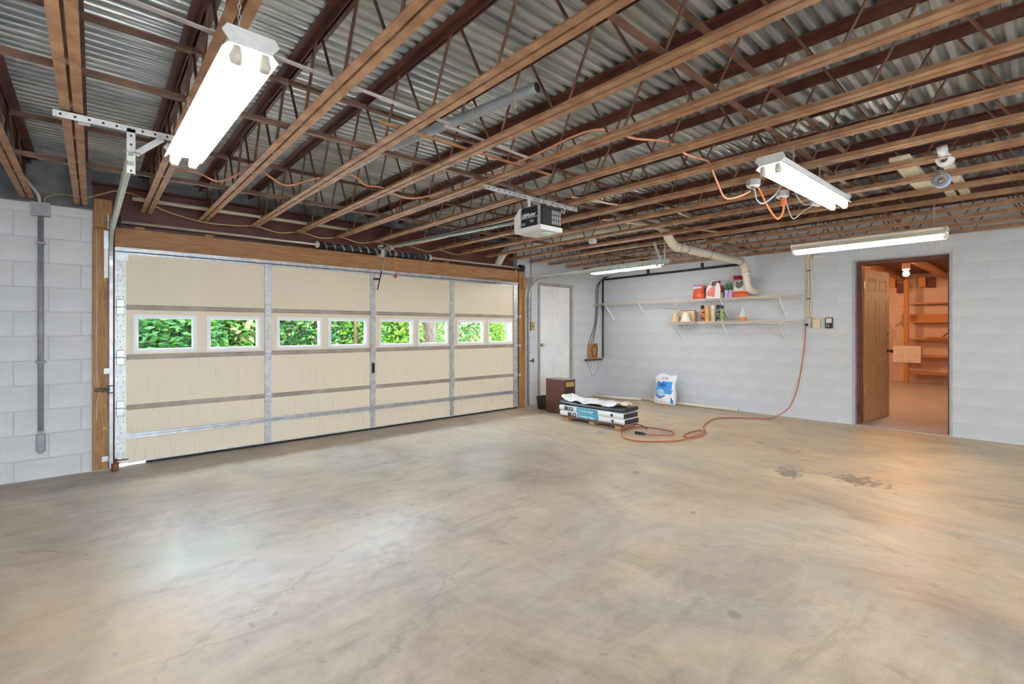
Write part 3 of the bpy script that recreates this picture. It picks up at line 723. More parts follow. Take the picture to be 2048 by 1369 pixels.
# unseen fill lights added in the part of the garage behind the camera
strip_light('added unseen twin-tube fill light hung near the left wall at the rear', (1.40, -1.9), PI / 2, 2.32, 1.31, .165, (-.5, .5), 'tube_white')
strip_light('added unseen twin-tube fill light hung near the middle of the rear', (4.42, -2.2), PI / 2, 2.32, 1.31, .165, (-.5, .5), 'tube_white')
strip_light('added unseen twin-tube fill light hung near the shelf wall at the rear', (6.44, -2.2), PI / 2, 2.32, 1.31, .165, (-.5, .5), 'tube_white')

# ------------------------------------------------------------------ white side door in the door wall
d1 = struct('door_1', MB().box(6.225, 7.075, 6.235, 6.275, .012, 2.165), 'white_paint')
for (a, c_) in ((6.315, 6.60), (6.70, 6.985)):
    for (za, zb) in ((1.86, 2.07), (1.05, 1.73), (.20, .86)):
        MB().add([(a, 6.236, za), (c_, 6.236, za), (c_, 6.236, zb), (a, 6.236, zb), (a + .03, 6.226, za + .03), (c_ - .03, 6.226, za + .03), (c_ - .03, 6.226, zb - .03), (a + .03, 6.226, zb - .03)],
                 [(4, 5, 6, 7), (0, 1, 5, 4), (1, 2, 6, 5), (2, 3, 7, 6), (3, 0, 4, 7)]).build('panel', 'white_paint', d1)
        fr_ = MB()
        for (x0, x1, z0, z1) in ((a - .014, c_ + .014, zb, zb + .012), (a - .014, c_ + .014, za - .012, za), (a - .014, a, za, zb), (c_, c_ + .014, za, zb)): fr_.box(x0, x1, 6.229, 6.236, z0, z1)
        fr_.build('panel_moulding', 'white_paint', d1)
MB().box(6.175, 6.222, 6.185, 6.29, 0, 2.215).box(7.078, 7.125, 6.185, 6.29, 0, 2.215).box(6.222, 7.078, 6.185, 6.29, 2.168, 2.215).build('door_frame', 'door_frame_grey', d1)
MB().lathe([(0, -.075), (.022, -.072), (.030, -.055), (.026, -.038), (.012, -.03), (.012, -.01), (.032, -.006), (.032, 0), (0, 0)], 16, (6.285, 6.235, 1.07), 'y').build('door_knob', 'nickel', d1)
# ------------------------------------------------------------------ open doorway, inner door and the room beyond
fr2 = MB().box(DO0, DO0 + .035, .0, .32, 0, DOZ).box(DO1 - .03, DO1, .0, .32, 0, DOZ).box(DO0, DO1, .0, .32, DOZ - .02, DOZ)
o = struct('trim_1', fr2, 'jamb_grey'); o.location = RW_O; o.rotation_euler = (0, 0, RW_A)
fr3 = MB().box(DO0 + .035, DO0 + .075, .10, .30, .0, DOZ - .02).box(DO0 + .075, DO1 - .05, .10, .30, DOZ - .065, DOZ - .02).box(DO1 - .05, DO1 - .03, .10, .30, 0, DOZ - .02)
fr3.box(DO0 + .075, DO0 + .09, .14, .20, 0, DOZ - .065)
o = struct('trim_2', fr3, 'jamb_red'); o.location = RW_O; o.rotation_euler = (0, 0, RW_A)
# inner door leaf: local x from hinge to free edge, seen face is -y
d2h = RW(DO0 + .085, -.33, 0); LW, LH = .93, 2.235
d2 = struct('door_2', MB().box(0, LW, .006, .030, .012, LH), 'inner_door'); d2.location = d2h; d2.rotation_euler = (0, 0, math.radians(-7.5))
rails = [(0, .115, 0, LH), (LW - .115, LW, 0, LH), (.115, LW - .115, .012, .30), (.115, LW - .115, .86, 1.10), (.115, LW - .115, 1.80, 1.92), (.115, LW - .115, LH - .13, LH)]
for (a, c_, za, zb) in rails: MB().box(a, c_, .0, .036, max(za, .012), zb).build('stile_or_rail' if False else ('stile' if zb - za > 1.5 else 'rail'), 'inner_door', d2)
MB().box(LW / 2 - .055, LW / 2 + .055, .0005, .0355, .30, .86).box(LW / 2 - .055, LW / 2 + .055, .0005, .0355, 1.10, 1.80).box(LW / 2 - .055, LW / 2 + .055, .0005, .0355, 1.92, LH - .13).build('mullion', 'inner_door', d2)
for (a, c_) in ((.115, LW / 2 - .055), (LW / 2 + .055, LW - .115)):
    for (za, zb) in ((.30, .86), (1.10, 1.80), (1.92, LH - .13)):
        q = .045
        MB().add([(a, .006, za), (c_, .006, za), (c_, .006, zb), (a, .006, zb), (a + q, .0005, za + q), (c_ - q, .0005, za + q), (c_ - q, .0005, zb - q), (a + q, .0005, zb - q)],
                 [(4, 5, 6, 7), (0, 1, 5, 4), (1, 2, 6, 5), (2, 3, 7, 6), (3, 0, 4, 7)]).build('raised_panel', 'inner_door', d2)
MB().box(-.003, .001, .0, .036, .012, LH).build('hinge_edge', 'inner_door_edge', d2)
for zz in (.42, 1.12, 1.95): MB().box(-.03, .012, -.003, .0, zz, zz + .10).build('hinge', 'brass_plate', d2)
kn = MB().lathe([(0, -.07), (.022, -.067), (.030, -.05), (.024, -.035), (.012, -.028), (.012, -.008), (.03, -.005), (.03, 0), (0, 0)], 14, (LW - .06, 0, 1.02), 'y'); kn.build('door_knob', 'black_iron', d2)
MB().lathe([(0, -.02), (.024, -.018), (.028, 0), (0, 0)], 14, (LW - .06, 0, 1.28), 'y').build('deadbolt', 'nickel', d2)
# room beyond
struct('floor', MB().box(8.36, 16.0, -3.5, 5.5, -.2, .004), 'room_floor')
ft = MB().box(DO0 + .02, DO1 - .02, -.012, .36, -.1, .006); o = struct('floor', ft, 'room_floor'); o.location = RW_O; o.rotation_euler = (0, 0, RW_A)
struct('wall_far', MB().box(15.9, 16.1, -3.5, 5.5, -.2, 2.96), 'room_wall')
struct('wall_far_left', MB().box(8.4, 16.1, 5.5, 5.7, -.2, 2.96), 'room_wall')
struct('wall_far_right', MB().box(8.4, 16.1, -3.7, -3.5, -.2, 2.96), 'room_wall')
struct('ceiling', MB().box(8.45, 16.1, -3.7, 5.7, 2.78, 2.96), 'steel_dark')
jm = MB().box(0, 7.2, -.03, .03, 2.60, 2.78).mesh('ceiling_joist', 'steel_red')
for i in range(8):
    o = tag(inst(jm, 'ceiling_joist', None, (8.6, -1.5 + .8 * i, 0)), 'dark red ceiling beam in the warm-lit room beyond the doorway', 'beam', 'beams in the room beyond')
sh = thing('shelf_unit', 'orange wooden shelf unit against the back wall of the room beyond', 'shelf', (15.6, 2.0, 0))
MB().box(-.06, .03, .37, .46, 0, 2.62).build('post', 'shelf_wood', sh); MB().box(-.06, .03, -1.4, -1.31, 0, 2.62).build('post', 'shelf_wood', sh)
for zz in (.245, .67, 1.10, 1.53, 1.99): MB().box(-.05, .28, -1.31, .37, zz, zz + .035).build('shelf_board', 'shelf_wood', sh)
MB().box(.16, .19, -1.31, .37, 1.565, 1.74).build('back_board', 'shelf_wood', sh)
for i, (yb, zb) in enumerate(((.72, 2.45), (.55, 2.30), (.12, 2.42), (-.05, 2.40), (-.6, 2.55), (-.9, 2.60))): MB().box(.05, .25, yb - .07, yb + .07, zb, zb + .25).build('blocking', 'steel_dark' if i % 2 else 'shelf_wood', sh)
for lx, ly, lz, lab in ((10.85, 1.685, 2.37, 'glowing bare bulb in a ceiling socket just inside the room beyond'), (13.6, -.6, 2.37, 'added unseen fill bulb on the right side of the room beyond'), (13.2, 4.0, 2.37, 'added unseen fill bulb on the left side of the room beyond')):  # last two bulbs are added out of view to brighten the room
    lm = thing('ceiling_bulb', lab, 'lamp', (lx, ly, lz))
    MB().lathe([(0, -.075), (.03, -.07), (.048, -.04), (.042, -.005), (.018, .025), (.014, .04), (0, .04)], 14).build('bulb', 'glass_bulb', lm)
    MB().lathe([(.016, .03), (.05, .035), (.055, .06), (.06, .408), (0, .408)], 14).build('socket', 'fixture_white', lm)
wb_ = thing('leaning_board', 'small white panel leaning beside the post of the far shelf unit', 'panel', (15.5, 2.42, .42))
MB().bbox(0, .02, -.30, .25, .10, .52, .004).build('board', 'white_paint', wb_)
MB().bbox(-.012, 0, -.26, -.02, .14, .48, .003).bbox(-.012, 0, .02, .21, .14, .48, .003).build('inset', 'chips', wb_)
hs = thing('hanging_hose', 'looped grey hose hanging beside the far shelf unit', 'hose', (15.525, 2.7, 1.1))
MB().tube(smooth_path([(0, -.25, 1.15), (0, -.05, 1.0), (0, .05, .55), (0, -.12, .15), (0, -.02, -.12), (0, .22, .0), (0, .16, .45), (0, -.05, .62), (0, -.26, .70)]), .014, 6).build('hose', 'flex_white', hs)
bo = MB().bbox(-.05, .18, -.45, .28, 0, .04, .01).build('wood_offcut', 'shelf_wood', None, (15.55, 1.75, 1.137)); tag(bo, 'orange wood offcut lying on the middle far shelf', 'offcut')
stk = MB().tube([(0, 0, .012), (.05, -.42, .42)], .012, 6).build('broom_stick', 'cord_black', None, (15.6, 1.72, 1.17)); tag(stk, 'thin black stick leaning on the middle far shelf', 'stick')

# ------------------------------------------------------------------ wire shelves on the shelf wall
def wire_shelf(lab, s0, s1, z, brackets):
    o = thing('wire_shelf', lab, 'shelf', RW(s0, 0, z), RW_A); L_ = s1 - s0
    cw = MB(); n = int(L_ / .0254)
    for i in range(n + 1):
        x = i * L_ / n; cw.tube([(x, -.004, .0), (x, -.30, .0), (x, -.304, -.034)], .003, 4)
    w_ = cw.build('cross_wires', 'shelf_vinyl', o); w_['kind'] = 'stuff'
    for (yy_, zz_) in ((-.004, -.003), (-.10, -.004), (-.20, -.004), (-.302, -.001), (-.306, -.034)):
        MB().tube([(0, yy_, zz_), (L_, yy_, zz_)], .0048, 6).build('rod', 'shelf_vinyl', o)
    for b_ in brackets:
        x = b_ - s0
        MB().sweep([(x, -.305, -.028), (x, -.012, -.30)], [(-.013, -.005), (.013, -.005), (.013, .005), (-.013, .005)], up=(1, 0, 0)).build('support_brace', 'white_vinyl', o); br_ = C.objects[-1]
        MB().lathe([(0, -.014), (.012, -.012), (.020, -.004), (.020, 0), (0, 0)], 10, (x, 0, -.30), 'y').build('brace_foot', 'white_vinyl', br_)
    return o
ZU, ZL = 1.872, 1.488
wire_shelf('long white wire shelf, upper of the two on the grey wall', .03, 3.73, ZU, (.32, 1.08, 1.80, 2.615, 3.505))
wire_shelf('short white wire shelf, lower of the two on the grey wall', 1.63, 3.72, ZL, (1.82, 2.65, 3.50))
def on_wall(name, lab, cat, s, d, z, group=None): return thing(name, lab, cat, RW(s, d, z), RW_A, group)
EPS = .0035
# red stand-up pouch
p = on_wall('red_pouch', 'crumpled red and orange plastic pouch on the upper wire shelf', 'pouch', 2.19, .17, ZU + EPS)
v = []; rows = [(0, .105, .045), (.05, .115, .05), (.11, .10, .045), (.16, .085, .03), (.20, .10, .012), (.245, .10, .004)]
pm = MB(); N_ = 12
for (z, rx, ry) in rows:
    for j in range(N_):
        a = 2 * PI * j / N_; v.append((rx * math.cos(a) * (1 + .06 * math.sin(3 * a + z * 30)), ry * math.sin(a), z))
pm.add(v, [(r * N_ + j, r * N_ + (j + 1) % N_, (r + 1) * N_ + (j + 1) % N_, (r + 1) * N_ + j) for r in range(len(rows) - 1) for j in range(N_)] + [tuple(reversed(range(N_)))], True)
pm.build('pouch_body', 'red_plastic', p)
MB().box(-.10, .10, -.006, .006, .232, .25).build('zip_seal', 'deep_red', p); MB().box(-.095, .05, -.016, -.008, .18, .225).build('label_band', 'pale_blue', p)
# jug
p = on_wall('detergent_jug', 'white and red plastic jug with a moulded handle on the upper shelf', 'jug', 2.465, .17, ZU + EPS)
jb = MB().prism([(-.12, 0), (.12, 0), (.12, .15), (.10, .24), (.06, .27), (.055, .235), (.02, .20), (-.02, .20), (-.07, .23), (-.10, .20), (-.12, .14)], -.06, .06); jb.build('jug_body', 'jug_white', p)
MB().tube(smooth_path([(-.075, 0, .215), (-.05, 0, .29), (.0, 0, .318), (.06, 0, .30), (.095, 0, .235)]), .016, 8).build('handle', 'jug_white', p)
MB().prism([(-.10, .05), (.02, .02), (.03, .20), (-.04, .185), (-.10, .12)], -.064, -.060).build('label', 'red_plastic', p); MB().bbox(.07, .123, -.058, .058, .09, .22, .006).build('side_label', 'deep_red', p)
MB().lathe([(.018, .24), (.024, .25), (.024, .29), (0, .295)], 10, (.075, 0, 0)).build('cap', 'deep_red', p)
p = on_wall('squeeze_bottle', 'slim pale bottle with a dark red cap behind the white jug', 'bottle', 2.375, .07, ZU + EPS)
MB().lathe([(0, 0), (.028, 0), (.030, .02), (.030, .22), (.018, .25), (0, .25)], 12).build('bottle_body', 'lilac', p); MB().lathe([(.014, .25), (.02, .255), (.02, .30), (.008, .33), (0, .345)], 10).build('cap', 'deep_red', p)
for i, s_ in enumerate((2.665, 2.732)):
    p = on_wall('soap_bottle', 'lilac bottle with a green cap beside the red-capped food bag', 'bottle', s_, .17, ZU + EPS, 'lilac soap bottles')
    MB().lathe([(0, 0), (.030, 0), (.033, .01), (.033, .12), (.022, .16), (.014, .175), (0, .175)], 14).build('bottle_body', 'lilac', p)
    MB().lathe([(.033, .13), (.026, .158), (.016, .178), (.019, .18), (.019, .215), (.008, .245), (0, .25)], 12).build('cap', 'green_cap', p)
# food bag
p = on_wall('food_bag', 'stand-up red and white food bag with a printed panel on the shelf', 'bag', 2.885, .17, ZU + EPS)
def pillow(rows, nseg=14):
    m_ = MB(); v = []
    for (z, rx, ry) in rows:
        for j in range(nseg):
            a = 2 * PI * j / nseg; ca, sa = math.cos(a), math.sin(a)
            v.append((rx * math.copysign(abs(ca) ** .6, ca), ry * math.copysign(abs(sa) ** .8, sa), z))
    n = len(rows)
    m_.add(v, [(r * nseg + j, r * nseg + (j + 1) % nseg, (r + 1) * nseg + (j + 1) % nseg, (r + 1) * nseg + j) for r in range(n - 1) for j in range(nseg)] + [tuple(reversed(range(nseg))), tuple((n - 1) * nseg + j for j in range(nseg))], True)
    return m_
pillow([(0, .125, .05), (.03, .13, .055), (.085, .12, .055)]).build('bag_bottom', 'red_plastic', p)
pillow([(.085, .12, .055), (.12, .115, .054), (.20, .10, .045), (.28, .098, .02)]).build('bag_body', 'chips', p)
pillow([(.28, .098, .02), (.30, .112, .010), (.355, .112, .003)]).build('bag_top', 'deep_red', p)
pillow([(.088, .121, .056), (.105, .118, .056)]).build('bag_band', 'orange_plastic', p)
MB().prism([(-.06, .18), (-.02, .14), (.03, .16), (.06, .21), (.05, .26), (.0, .235), (-.05, .26)], -.058, -.045).build('printed_panel', 'wrap_black', p)
# lower shelf: two cups, flat box, five cans, cone bag
p = on_wall('flat_box', 'flat tan cardboard box leaning behind the two tapered shades', 'box', 1.96, .10, ZL + EPS)
MB().bbox(-.13, .12, -.02, .03, 0, .195, .003).build('carton', 'kraft', p); MB().box(-.131, .121, -.022, .032, .195, .204).build('lid_edge', 'walnut_dark', p)
for i, (s_, m_, lab) in enumerate(((1.765, 'kraft', 'tan tapered lamp shade on the lower wire shelf'), (1.965, 'cream_cloth', 'cream tapered lamp shade in front of the flat cardboard box'))):
    p = on_wall('lamp_shade', lab, 'lamp shade', s_, .20, ZL + EPS)
    k = 1.0 if i else .88
    MB().lathe([(.092 * k, 0), (.094 * k, .006), (.050 * k, .155), (.048 * k, .16), (.044 * k, .16), (.086 * k, .008), (.092 * k, 0)], 20).build('shade', m_, p)
    MB().lathe([(.0, .15), (.012, .15), (.012, .158), (0, .158)], 8).build('top_fitting', 'black_iron', p)
    for a in (0, PI / 2): MB().tube([(-.045 * k * math.cos(a), -.045 * k * math.sin(a), .152), (.045 * k * math.cos(a), .045 * k * math.sin(a), .152)], .002, 4).build('spider_arm', 'black_iron', p)
tp = on_wall('dark_roll', 'small dark roll poking out behind the tan lamp shade', 'roll', 1.70, .10, ZL + EPS)
MB().lathe([(0, 0), (.03, 0), (.035, .01), (.035, .10), (.02, .115), (0, .115)], 12).build('roll', 'walnut_dark', tp)
cans = ((2.262, 'can_red', 'rubber', 'spray can with orange and black label and black cap'), (2.345, 'can_orange', 'orange_plastic', 'orange spray can with an orange cap'), (2.445, 'can_yellow', 'jug_white', 'yellow-green spray can with a white cap'),
        (2.528, 'can_black', 'rubber', 'grey and black spray can with a black cap'), (2.597, 'can_green', 'rubber', 'green spray can with a black cap'))
for s_, m_, cm_, lab in cans:
    p = on_wall('spray_can', lab + ' on the lower shelf', 'spray can', s_, .19, ZL + EPS, 'row of spray cans')
    MB().lathe([(0, 0), (.032, 0), (.034, .006), (.034, .195), (.030, .21), (.022, .22), (0, .22)], 14).build('can_body', m_, p)
    MB().lathe([(.028, .212), (.028, .262), (.020, .275), (0, .277)], 12).build('cap', cm_, p)
p = on_wall('cone_bag', 'clear cone-shaped bag with orange contents on the lower wire shelf', 'bag', 2.925, .18, ZL + EPS)
MB().lathe([(0, 0), (.065, 0), (.07, .01), (.06, .06), (.035, .085), (0, .09)], 14).build('contents', 'orange_plastic', p)
MB().lathe([(.058, .062), (.036, .11), (.016, .17), (.010, .20), (.014, .225), (0, .226)], 14).build('twisted_top', 'plastic_film', p)
# pipe and wires on the wall
def rw_tube(name, lab, cat, pts, r, m, smooth=True, n=8):
    P = [RW(*q) for q in pts]; P = smooth_path(P) if smooth else P
    base = P[0]; o = MB().tube([q - base for q in P], r, n).build(name, m, None, base); return tag(o, lab, cat)
rw_tube('black_pipe', 'long black iron pipe strapped along the top of the shelf wall', 'pipe', [(.10, .03, 2.385), (2.83, .03, 2.43)], .021, 'black_iron', False)
for s_ in (1.12, 2.18):
    o = on_wall('pipe_strap', 'small strap holding the black wall pipe, %s' % ('near the corner' if s_ < 2 else 'above the spray cans'), 'strap', s_, 0, 2.395 + .0165 * s_); MB().bbox(-.015, .015, -.058, -.0005, -.03, .09, .003).build('clip', 'black_iron', o)
rw_tube('black_conduit', 'black conduit running down the wall corner', 'conduit', [(.07, .03, 2.38), (.07, .03, .80), (.07, .03, .77)], .016, 'black_iron', False)
for i, (dx, sw) in enumerate(((.0, .05), (-.05, .02), (.05, .09))):
    rw_tube('corner_cable', 'thin dark cable hanging down the wall corner beside the black conduit', 'cable', [(.16 + dx, .02, 2.45), (.05, .12 + sw, 2.25), (.03, .13 + sw, 1.8), (.03, .18 + sw, 1.45), (.03, .28 + sw * 2, 1.08)], .006, 'cord_black')['group'] = 'dark corner cables'
# corner board with coiled cable
cb = thing('cable_board', 'small brown wooden board with coiled cable near the wall corner', 'board', (7.72, 6.195, .76))
MB().bbox(-.15, .15, -.03, -.005, .0, .31, .004).build('board', 'lumber_up', cb); MB().bbox(-.24, .26, -.07, -.001, -.035, 0, .004).build('ledge', 'walnut', cb)
MB().tube([(.03 + .085 * math.cos(a) * (1 + .1 * math.sin(5 * a)), -.042, .16 + .12 * math.sin(a)) for a in [2 * PI * q / 40 for q in range(81)]], .006, 6).build('cable_coil', 'cord_black', cb)
MB().lathe([(0, -.012), (.03, -.01), (.035, 0), (0, 0)], 12, (.05, -.03, .18), 'y').build('badge', 'brass_plate', cb)
MB().tube(smooth_path([(-.2, -.04, -.03), (-.17, -.04, -.14), (-.10, -.04, -.18), (-.08, -.04, -.09), (-.15, -.04, -.05)]), .005, 5).tube(smooth_path([(-.18, -.04, -.06), (-.05, -.04, -.33), (.02, -.04, -.33), (.12, -.04, -.25), (.16, -.04, -.05)]), .006, 5).build('dangling_cable', 'cord_grey', cb)
# switch by the side door
sw = thing('wall_switch', 'dark conduit and brass switch box left of the white side door', 'switch', (5.99, 6.195, 1.40))
MB().tube([(-.01, -.015, .07), (-.01, -.015, 1.28)], .009, 8).build('conduit', 'conduit_grey', sw)
MB().bbox(-.04, .05, -.05, 0, -.06, .09, .006).build('switch_box', 'brass_plate', sw); MB().bbox(-.06, -.04, -.05, 0, -.07, .07, .004).build('side_box', 'walnut_dark', sw)
MB().box(-.005, .015, -.056, -.05, .0, .03).build('toggle', 'walnut_dark', sw)
MB().tube([(-.18, -.02, .80), (-.10, -.025, .85), (.05, -.03, .83), (.22, -.02, .86)], .004, 5).tube([(-.1, -.025, .84), (-.08, -.03, .6), (-.06, -.03, .55)], .004, 5).build('loose_wire', 'cord_black', sw)
# romex, outlet, beige box, thermostat
rc = on_wall('cable_drop', 'bundle of cream cables dropping from the ceiling to the wall outlet', 'cable', 3.81, .0, 1.53)
for i, q in enumerate((-.018, .0, .03)):
    MB().tube(smooth_path([(q, -.016, 0), (q * 1.2, -.018, .25), (q * 1.4 + .005, -.02, .55), (q, -.016, .86), (q + .04, -.02, .95), (q + .09, -.02, .99)]), .008, 6).build('cable', 'cable_cream', rc)
MB().tube(smooth_path([(.03, -.02, .02), (.06, -.02, -.005), (.11, -.022, -.02)]), .009, 6).build('cable', 'romex', rc)
for zz in (.28, .70): MB().bbox(-.03, .04, -.03, 0, zz, zz + .012, .002).build('staple', 'cord_black', rc)
o = on_wall('junction_box', 'small white junction box at the top of the shelf wall', 'box', 3.97, 0, 2.425); MB().bbox(-.085, .085, -.05, -.0005, -.02, .025, .005).build('box', 'jug_white', o)
ou = on_wall('wall_outlet', 'grey metal outlet box with an orange cord plugged in', 'outlet', 3.81, 0, 1.45)
MB().bbox(-.035, .035, -.055, -.0005, -.07, .07, .004).build('metal_box', 'galv_white', ou); MB().bbox(-.028, .028, -.06, -.055, -.06, .06, .003).build('cover_plate', 'galv', ou); MB().bbox(-.025, .012, -.09, -.06, -.045, -.005, .006).build('plug', 'cord_black', ou)
o = on_wall('beige_box', 'beige plastic wall box between the outlet and the black meter', 'box', 3.925, 0, 1.44); MB().bbox(-.05, .05, -.05, -.0005, -.07, .07, .006).build('case', 'cable_cream', o); MB().lathe([(0, -.004), (.006, -.003), (.006, 0), (0, 0)], 8, (0, -.05, .01), 'y').build('screw', 'brass', o)
o = on_wall('wall_meter', 'black wall meter with a white display beside the beige box', 'meter', 4.08, 0, 1.45); MB().bbox(-.048, .048, -.03, -.0005, -.08, .08, .008).build('case', 'black_plastic', o); MB().box(-.036, .036, -.0315, -.030, .0, .068).build('display', 'jug_white', o)
MB().bbox(-.036, .0, -.033, -.030, -.025, -.016, .001).bbox(-.036, -.024, -.033, -.03, -.06, -.036, .001).bbox(-.012, .008, -.033, -.03, -.06, -.036, .001).build('buttons', 'conduit_grey', o)
# orange floor cord: wall outlet -> floor -> loops -> shingle stack
pts = [RW(3.795, .085, 1.40), RW(3.785, .05, 1.30), RW(3.76, .03, 1.02), RW(3.715, .03, .70), RW(3.655, .035, .40), RW(3.56, .06, .15), RW(3.42, .14, .02)]
pts += [Vector(q) for q in ((7.71, 2.80, .008), (7.55, 3.02, .008), (7.2, 3.33, .008), (6.75, 3.30, .008), (6.35, 3.16, .008), (6.02, 2.97, .008), (5.72, 2.93, .008), (5.60, 3.05, .008), (5.90, 3.12, .010), (6.10, 3.08, .016), (6.0, 2.98, .02), (5.72, 2.96, .018), (5.38, 2.99, .008),
        (5.09, 3.18, .008), (4.97, 3.40, .008), (5.06, 3.58, .008), (5.42, 3.82, .008), (5.72, 3.80, .008), (5.82, 3.55, .008), (5.78, 3.30, .008), (5.55, 3.18, .018), (5.40, 3.30, .02), (5.36, 3.46, .012))]
fc = MB().tube([q - pts[0] for q in smooth_path(pts, 7)], .0075, 7).build('extension_lead', 'cord_floor', None, pts[0]); tag(fc, 'orange extension cord dropping from the outlet and looping over the floor', 'cord')
fe = thing('cord_socket', 'black socket end of the orange floor cord', 'plug', (5.36, 3.46, .001)); MB().bbox(-.02, .02, .0, .13, .0, .03, .008).build('socket_body', 'cord_black', fe); MB().lathe([(.007, -.03), (.012, 0), (0, 0)], 8, (0, 0, .013), 'y').build('strain_relief', 'cord_black', fe)
bc = MB().tube(smooth_path([(0, 0, 0), (.06, -.05, .0), (.09, -.10, -.02), (.05, -.16, -.022), (-.02, -.22, -.022)]), .007, 6).build('black_pigtail', 'cord_black', None, (5.68, 3.83, .035)); tag(bc, 'short black pigtail cord coming from under the shingle stack', 'cord')
# white pvc pipes on the floor along the wall
o = MB().tube([RW(.12, .42, .028) - RW(.12, .42, 0), RW(1.05, .17, .028) - RW(.12, .42, 0)], .024, 10).build('floor_pipe', 'pvc', None, RW(.12, .42, 0)); tag(o, 'cream plastic pipe lying on the floor near the corner', 'pipe')
fp = thing('floor_pipe', 'long cream plastic pipe lying along the wall base behind the salt bag', 'pipe', RW(.98, .10, 0), RW_A)
MB().tube([(0, -.0, .028), (1.84, .0, .028)], .026, 10).build('pipe', 'pvc', fp); MB().lathe([(0, 0), (.031, 0), (.031, .05), (0, .05)], 12, (1.79, 0, .031), 'x').build('coupling', 'pvc', fp)
# salt bag
sb = on_wall('salt_bag', 'white and blue plastic salt bag leaning on the grey wall', 'bag', 1.60, .28, 0); sb.rotation_euler = (math.radians(-9), 0, RW_A)
BAGROWS = [(.0, .185, .055), (.02, .205, .075), (.08, .212, .09), (.16, .202, .092), (.26, .190, .085), (.34, .178, .07), (.40, .188, .05), (.45, .212, .032), (.50, .218, .022), (.535, .205, .014)]
_sb = pillow(BAGROWS, 24)
for i_, p_ in enumerate(_sb.v):
    x_, y_, z_ = p_; t_ = max(0, (z_ - .36) / .17)
    _sb.v[i_] = (x_ + .012 * math.sin(9 * z_) + .004 * math.sin(40 * z_ + 7 * x_), y_ + t_ * .02 * math.sin(24 * x_), z_ + t_ * (.030 * math.cos(16 * x_ + .6) + (.03 if x_ > .14 else 0) - (.02 if x_ < -.19 else 0)))
_sb.build('bag_body', 'bag_white', sb)
def curved_patch(x0, x1, z0, z1, m, name, d, top=None):
    m_ = MB(); v = []; nx, nz = 8, 8
    for iz in range(nz + 1):
        z = z0 + (z1 - z0) * iz / nz
        rows = BAGROWS
        for a, b_ in zip(rows, rows[1:]):
            if a[0] <= z <= b_[0]: t = (z - a[0]) / (b_[0] - a[0]); rx = a[1] + t * (b_[1] - a[1]); ry = a[2] + t * (b_[2] - a[2])
        for ix in range(nx + 1):
            x = x0 + (x1 - x0) * ix / nx; q = min(.999, abs(x) / rx); ca = q ** (1 / .6); sa = math.sqrt(max(0, 1 - ca * ca)); v.append((x, -ry * sa ** .8 - d, z))
    m_.add(v, [(iz * (nx + 1) + ix, iz * (nx + 1) + ix + 1, (iz + 1) * (nx + 1) + ix + 1, (iz + 1) * (nx + 1) + ix) for iz in range(nz) for ix in range(nx)], True)
    return m_.build(name, m, sb)
bpn = curved_patch(-.150, .145, .19, .415, 'bag_blue', 'blue_panel', .004)
curved_patch(.150, .198, .03, .26, 'bag_blue_dark', 'side_panel', .004)
MB().lathe([(0, -.003), (.085, -.003), (.085, 0), (0, 0)], 20, (-.05, -.094, .19), 'y').build('printed_oval', 'pale_blue', sb)
MB().prism([(-.14, .16), (-.05, .115), (.05, .15), (.05, .165), (-.05, .135), (-.14, .175)], -.100, -.094).build('printed_chevron', 'ink_blue', sb)
text_mesh('bag_lettering', 'Salt', .105, 'ink_blue', bpn, (-.10, -.098, .325), (PI / 2 + .13, 0, 0), bold=.003)
MB().box(-.05, .05, -.055, -.046, .455, .49).build('printed_logo', 'conduit_grey', sb); MB().box(-.035, .035, -.058, -.055, .463, .482).build('logo_centre', 'bag_white', sb)
for dx in (-.12, -.04, .05): MB().lathe([(0, -.003), (.010, -.003), (.010, 0), (0, 0)], 8, (dx, -.082, .06), 'y').build('printed_dot', 'conduit_grey', sb)

# ------------------------------------------------------------------ cabinet, bin, shingle stack
cbn = thing('wooden_cabinet', 'dark walnut floor cabinet with a brass plate in front of the side door', 'cabinet', (5.68, 5.10, 0))
MB().bbox(0, .26, .012, .42, .012, .545, .004).build('case', 'walnut', cbn); MB().bbox(-.003, .263, .0, .423, .545, .556, .003).build('top', 'walnut_top', cbn)
cfp = MB().bbox(.012, .248, .0, .012, .02, .54, .003).build('front_panel', 'walnut_dark', cbn); MB().bbox(.02, .215, -.006, 0, .44, .515, .003).build('brass_plate', 'brass_plate', cfp)
MB().lathe([(0, -.012), (.010, -.010), (.010, 0), (0, 0)], 10, (.215, -.004, .49), 'y').build('knob', 'black_iron', cfp); MB().lathe([(0, -.010), (.007, -.008), (.007, 0), (0, 0)], 10, (.13, -.0, .425), 'y').build('lock', 'brass', cfp)
MB().box(.02, .24, .03, .40, 0, .012).build('plinth', 'walnut_dark', cbn)
bn = thing('waste_bin', 'small black plastic bin behind the walnut cabinet', 'bin', (5.88, 5.70, 0))
bv = MB(); v = []
for (z, r) in ((0, .09), (.20, .105), (.215, .112), (.215, .104), (.02, .085)):
    for (sx, sy) in ((-1, -1), (1, -1), (1, 1), (-1, 1)): v.append((sx * r, sy * r * 1.25, z))
bv.add(v, [(0, 3, 2, 1)] + [(r * 4 + j, r * 4 + (j + 1) % 4, (r + 1) * 4 + (j + 1) % 4, (r + 1) * 4 + j) for r in range(4) for j in range(4)] + [(16, 17, 18, 19)]); bv.build('bin_body', 'bin_black', bn)
MB().box(-.115, .115, -.143, -.128, .195, .218).build('rim', 'bin_black', bn)
SX, SY, SR = 5.40, 4.36, math.radians(1.5)
pl = thing('small_pallet', 'low wooden skid under the shingle bundles', 'pallet', (SX + .16, SY, 0), SR)
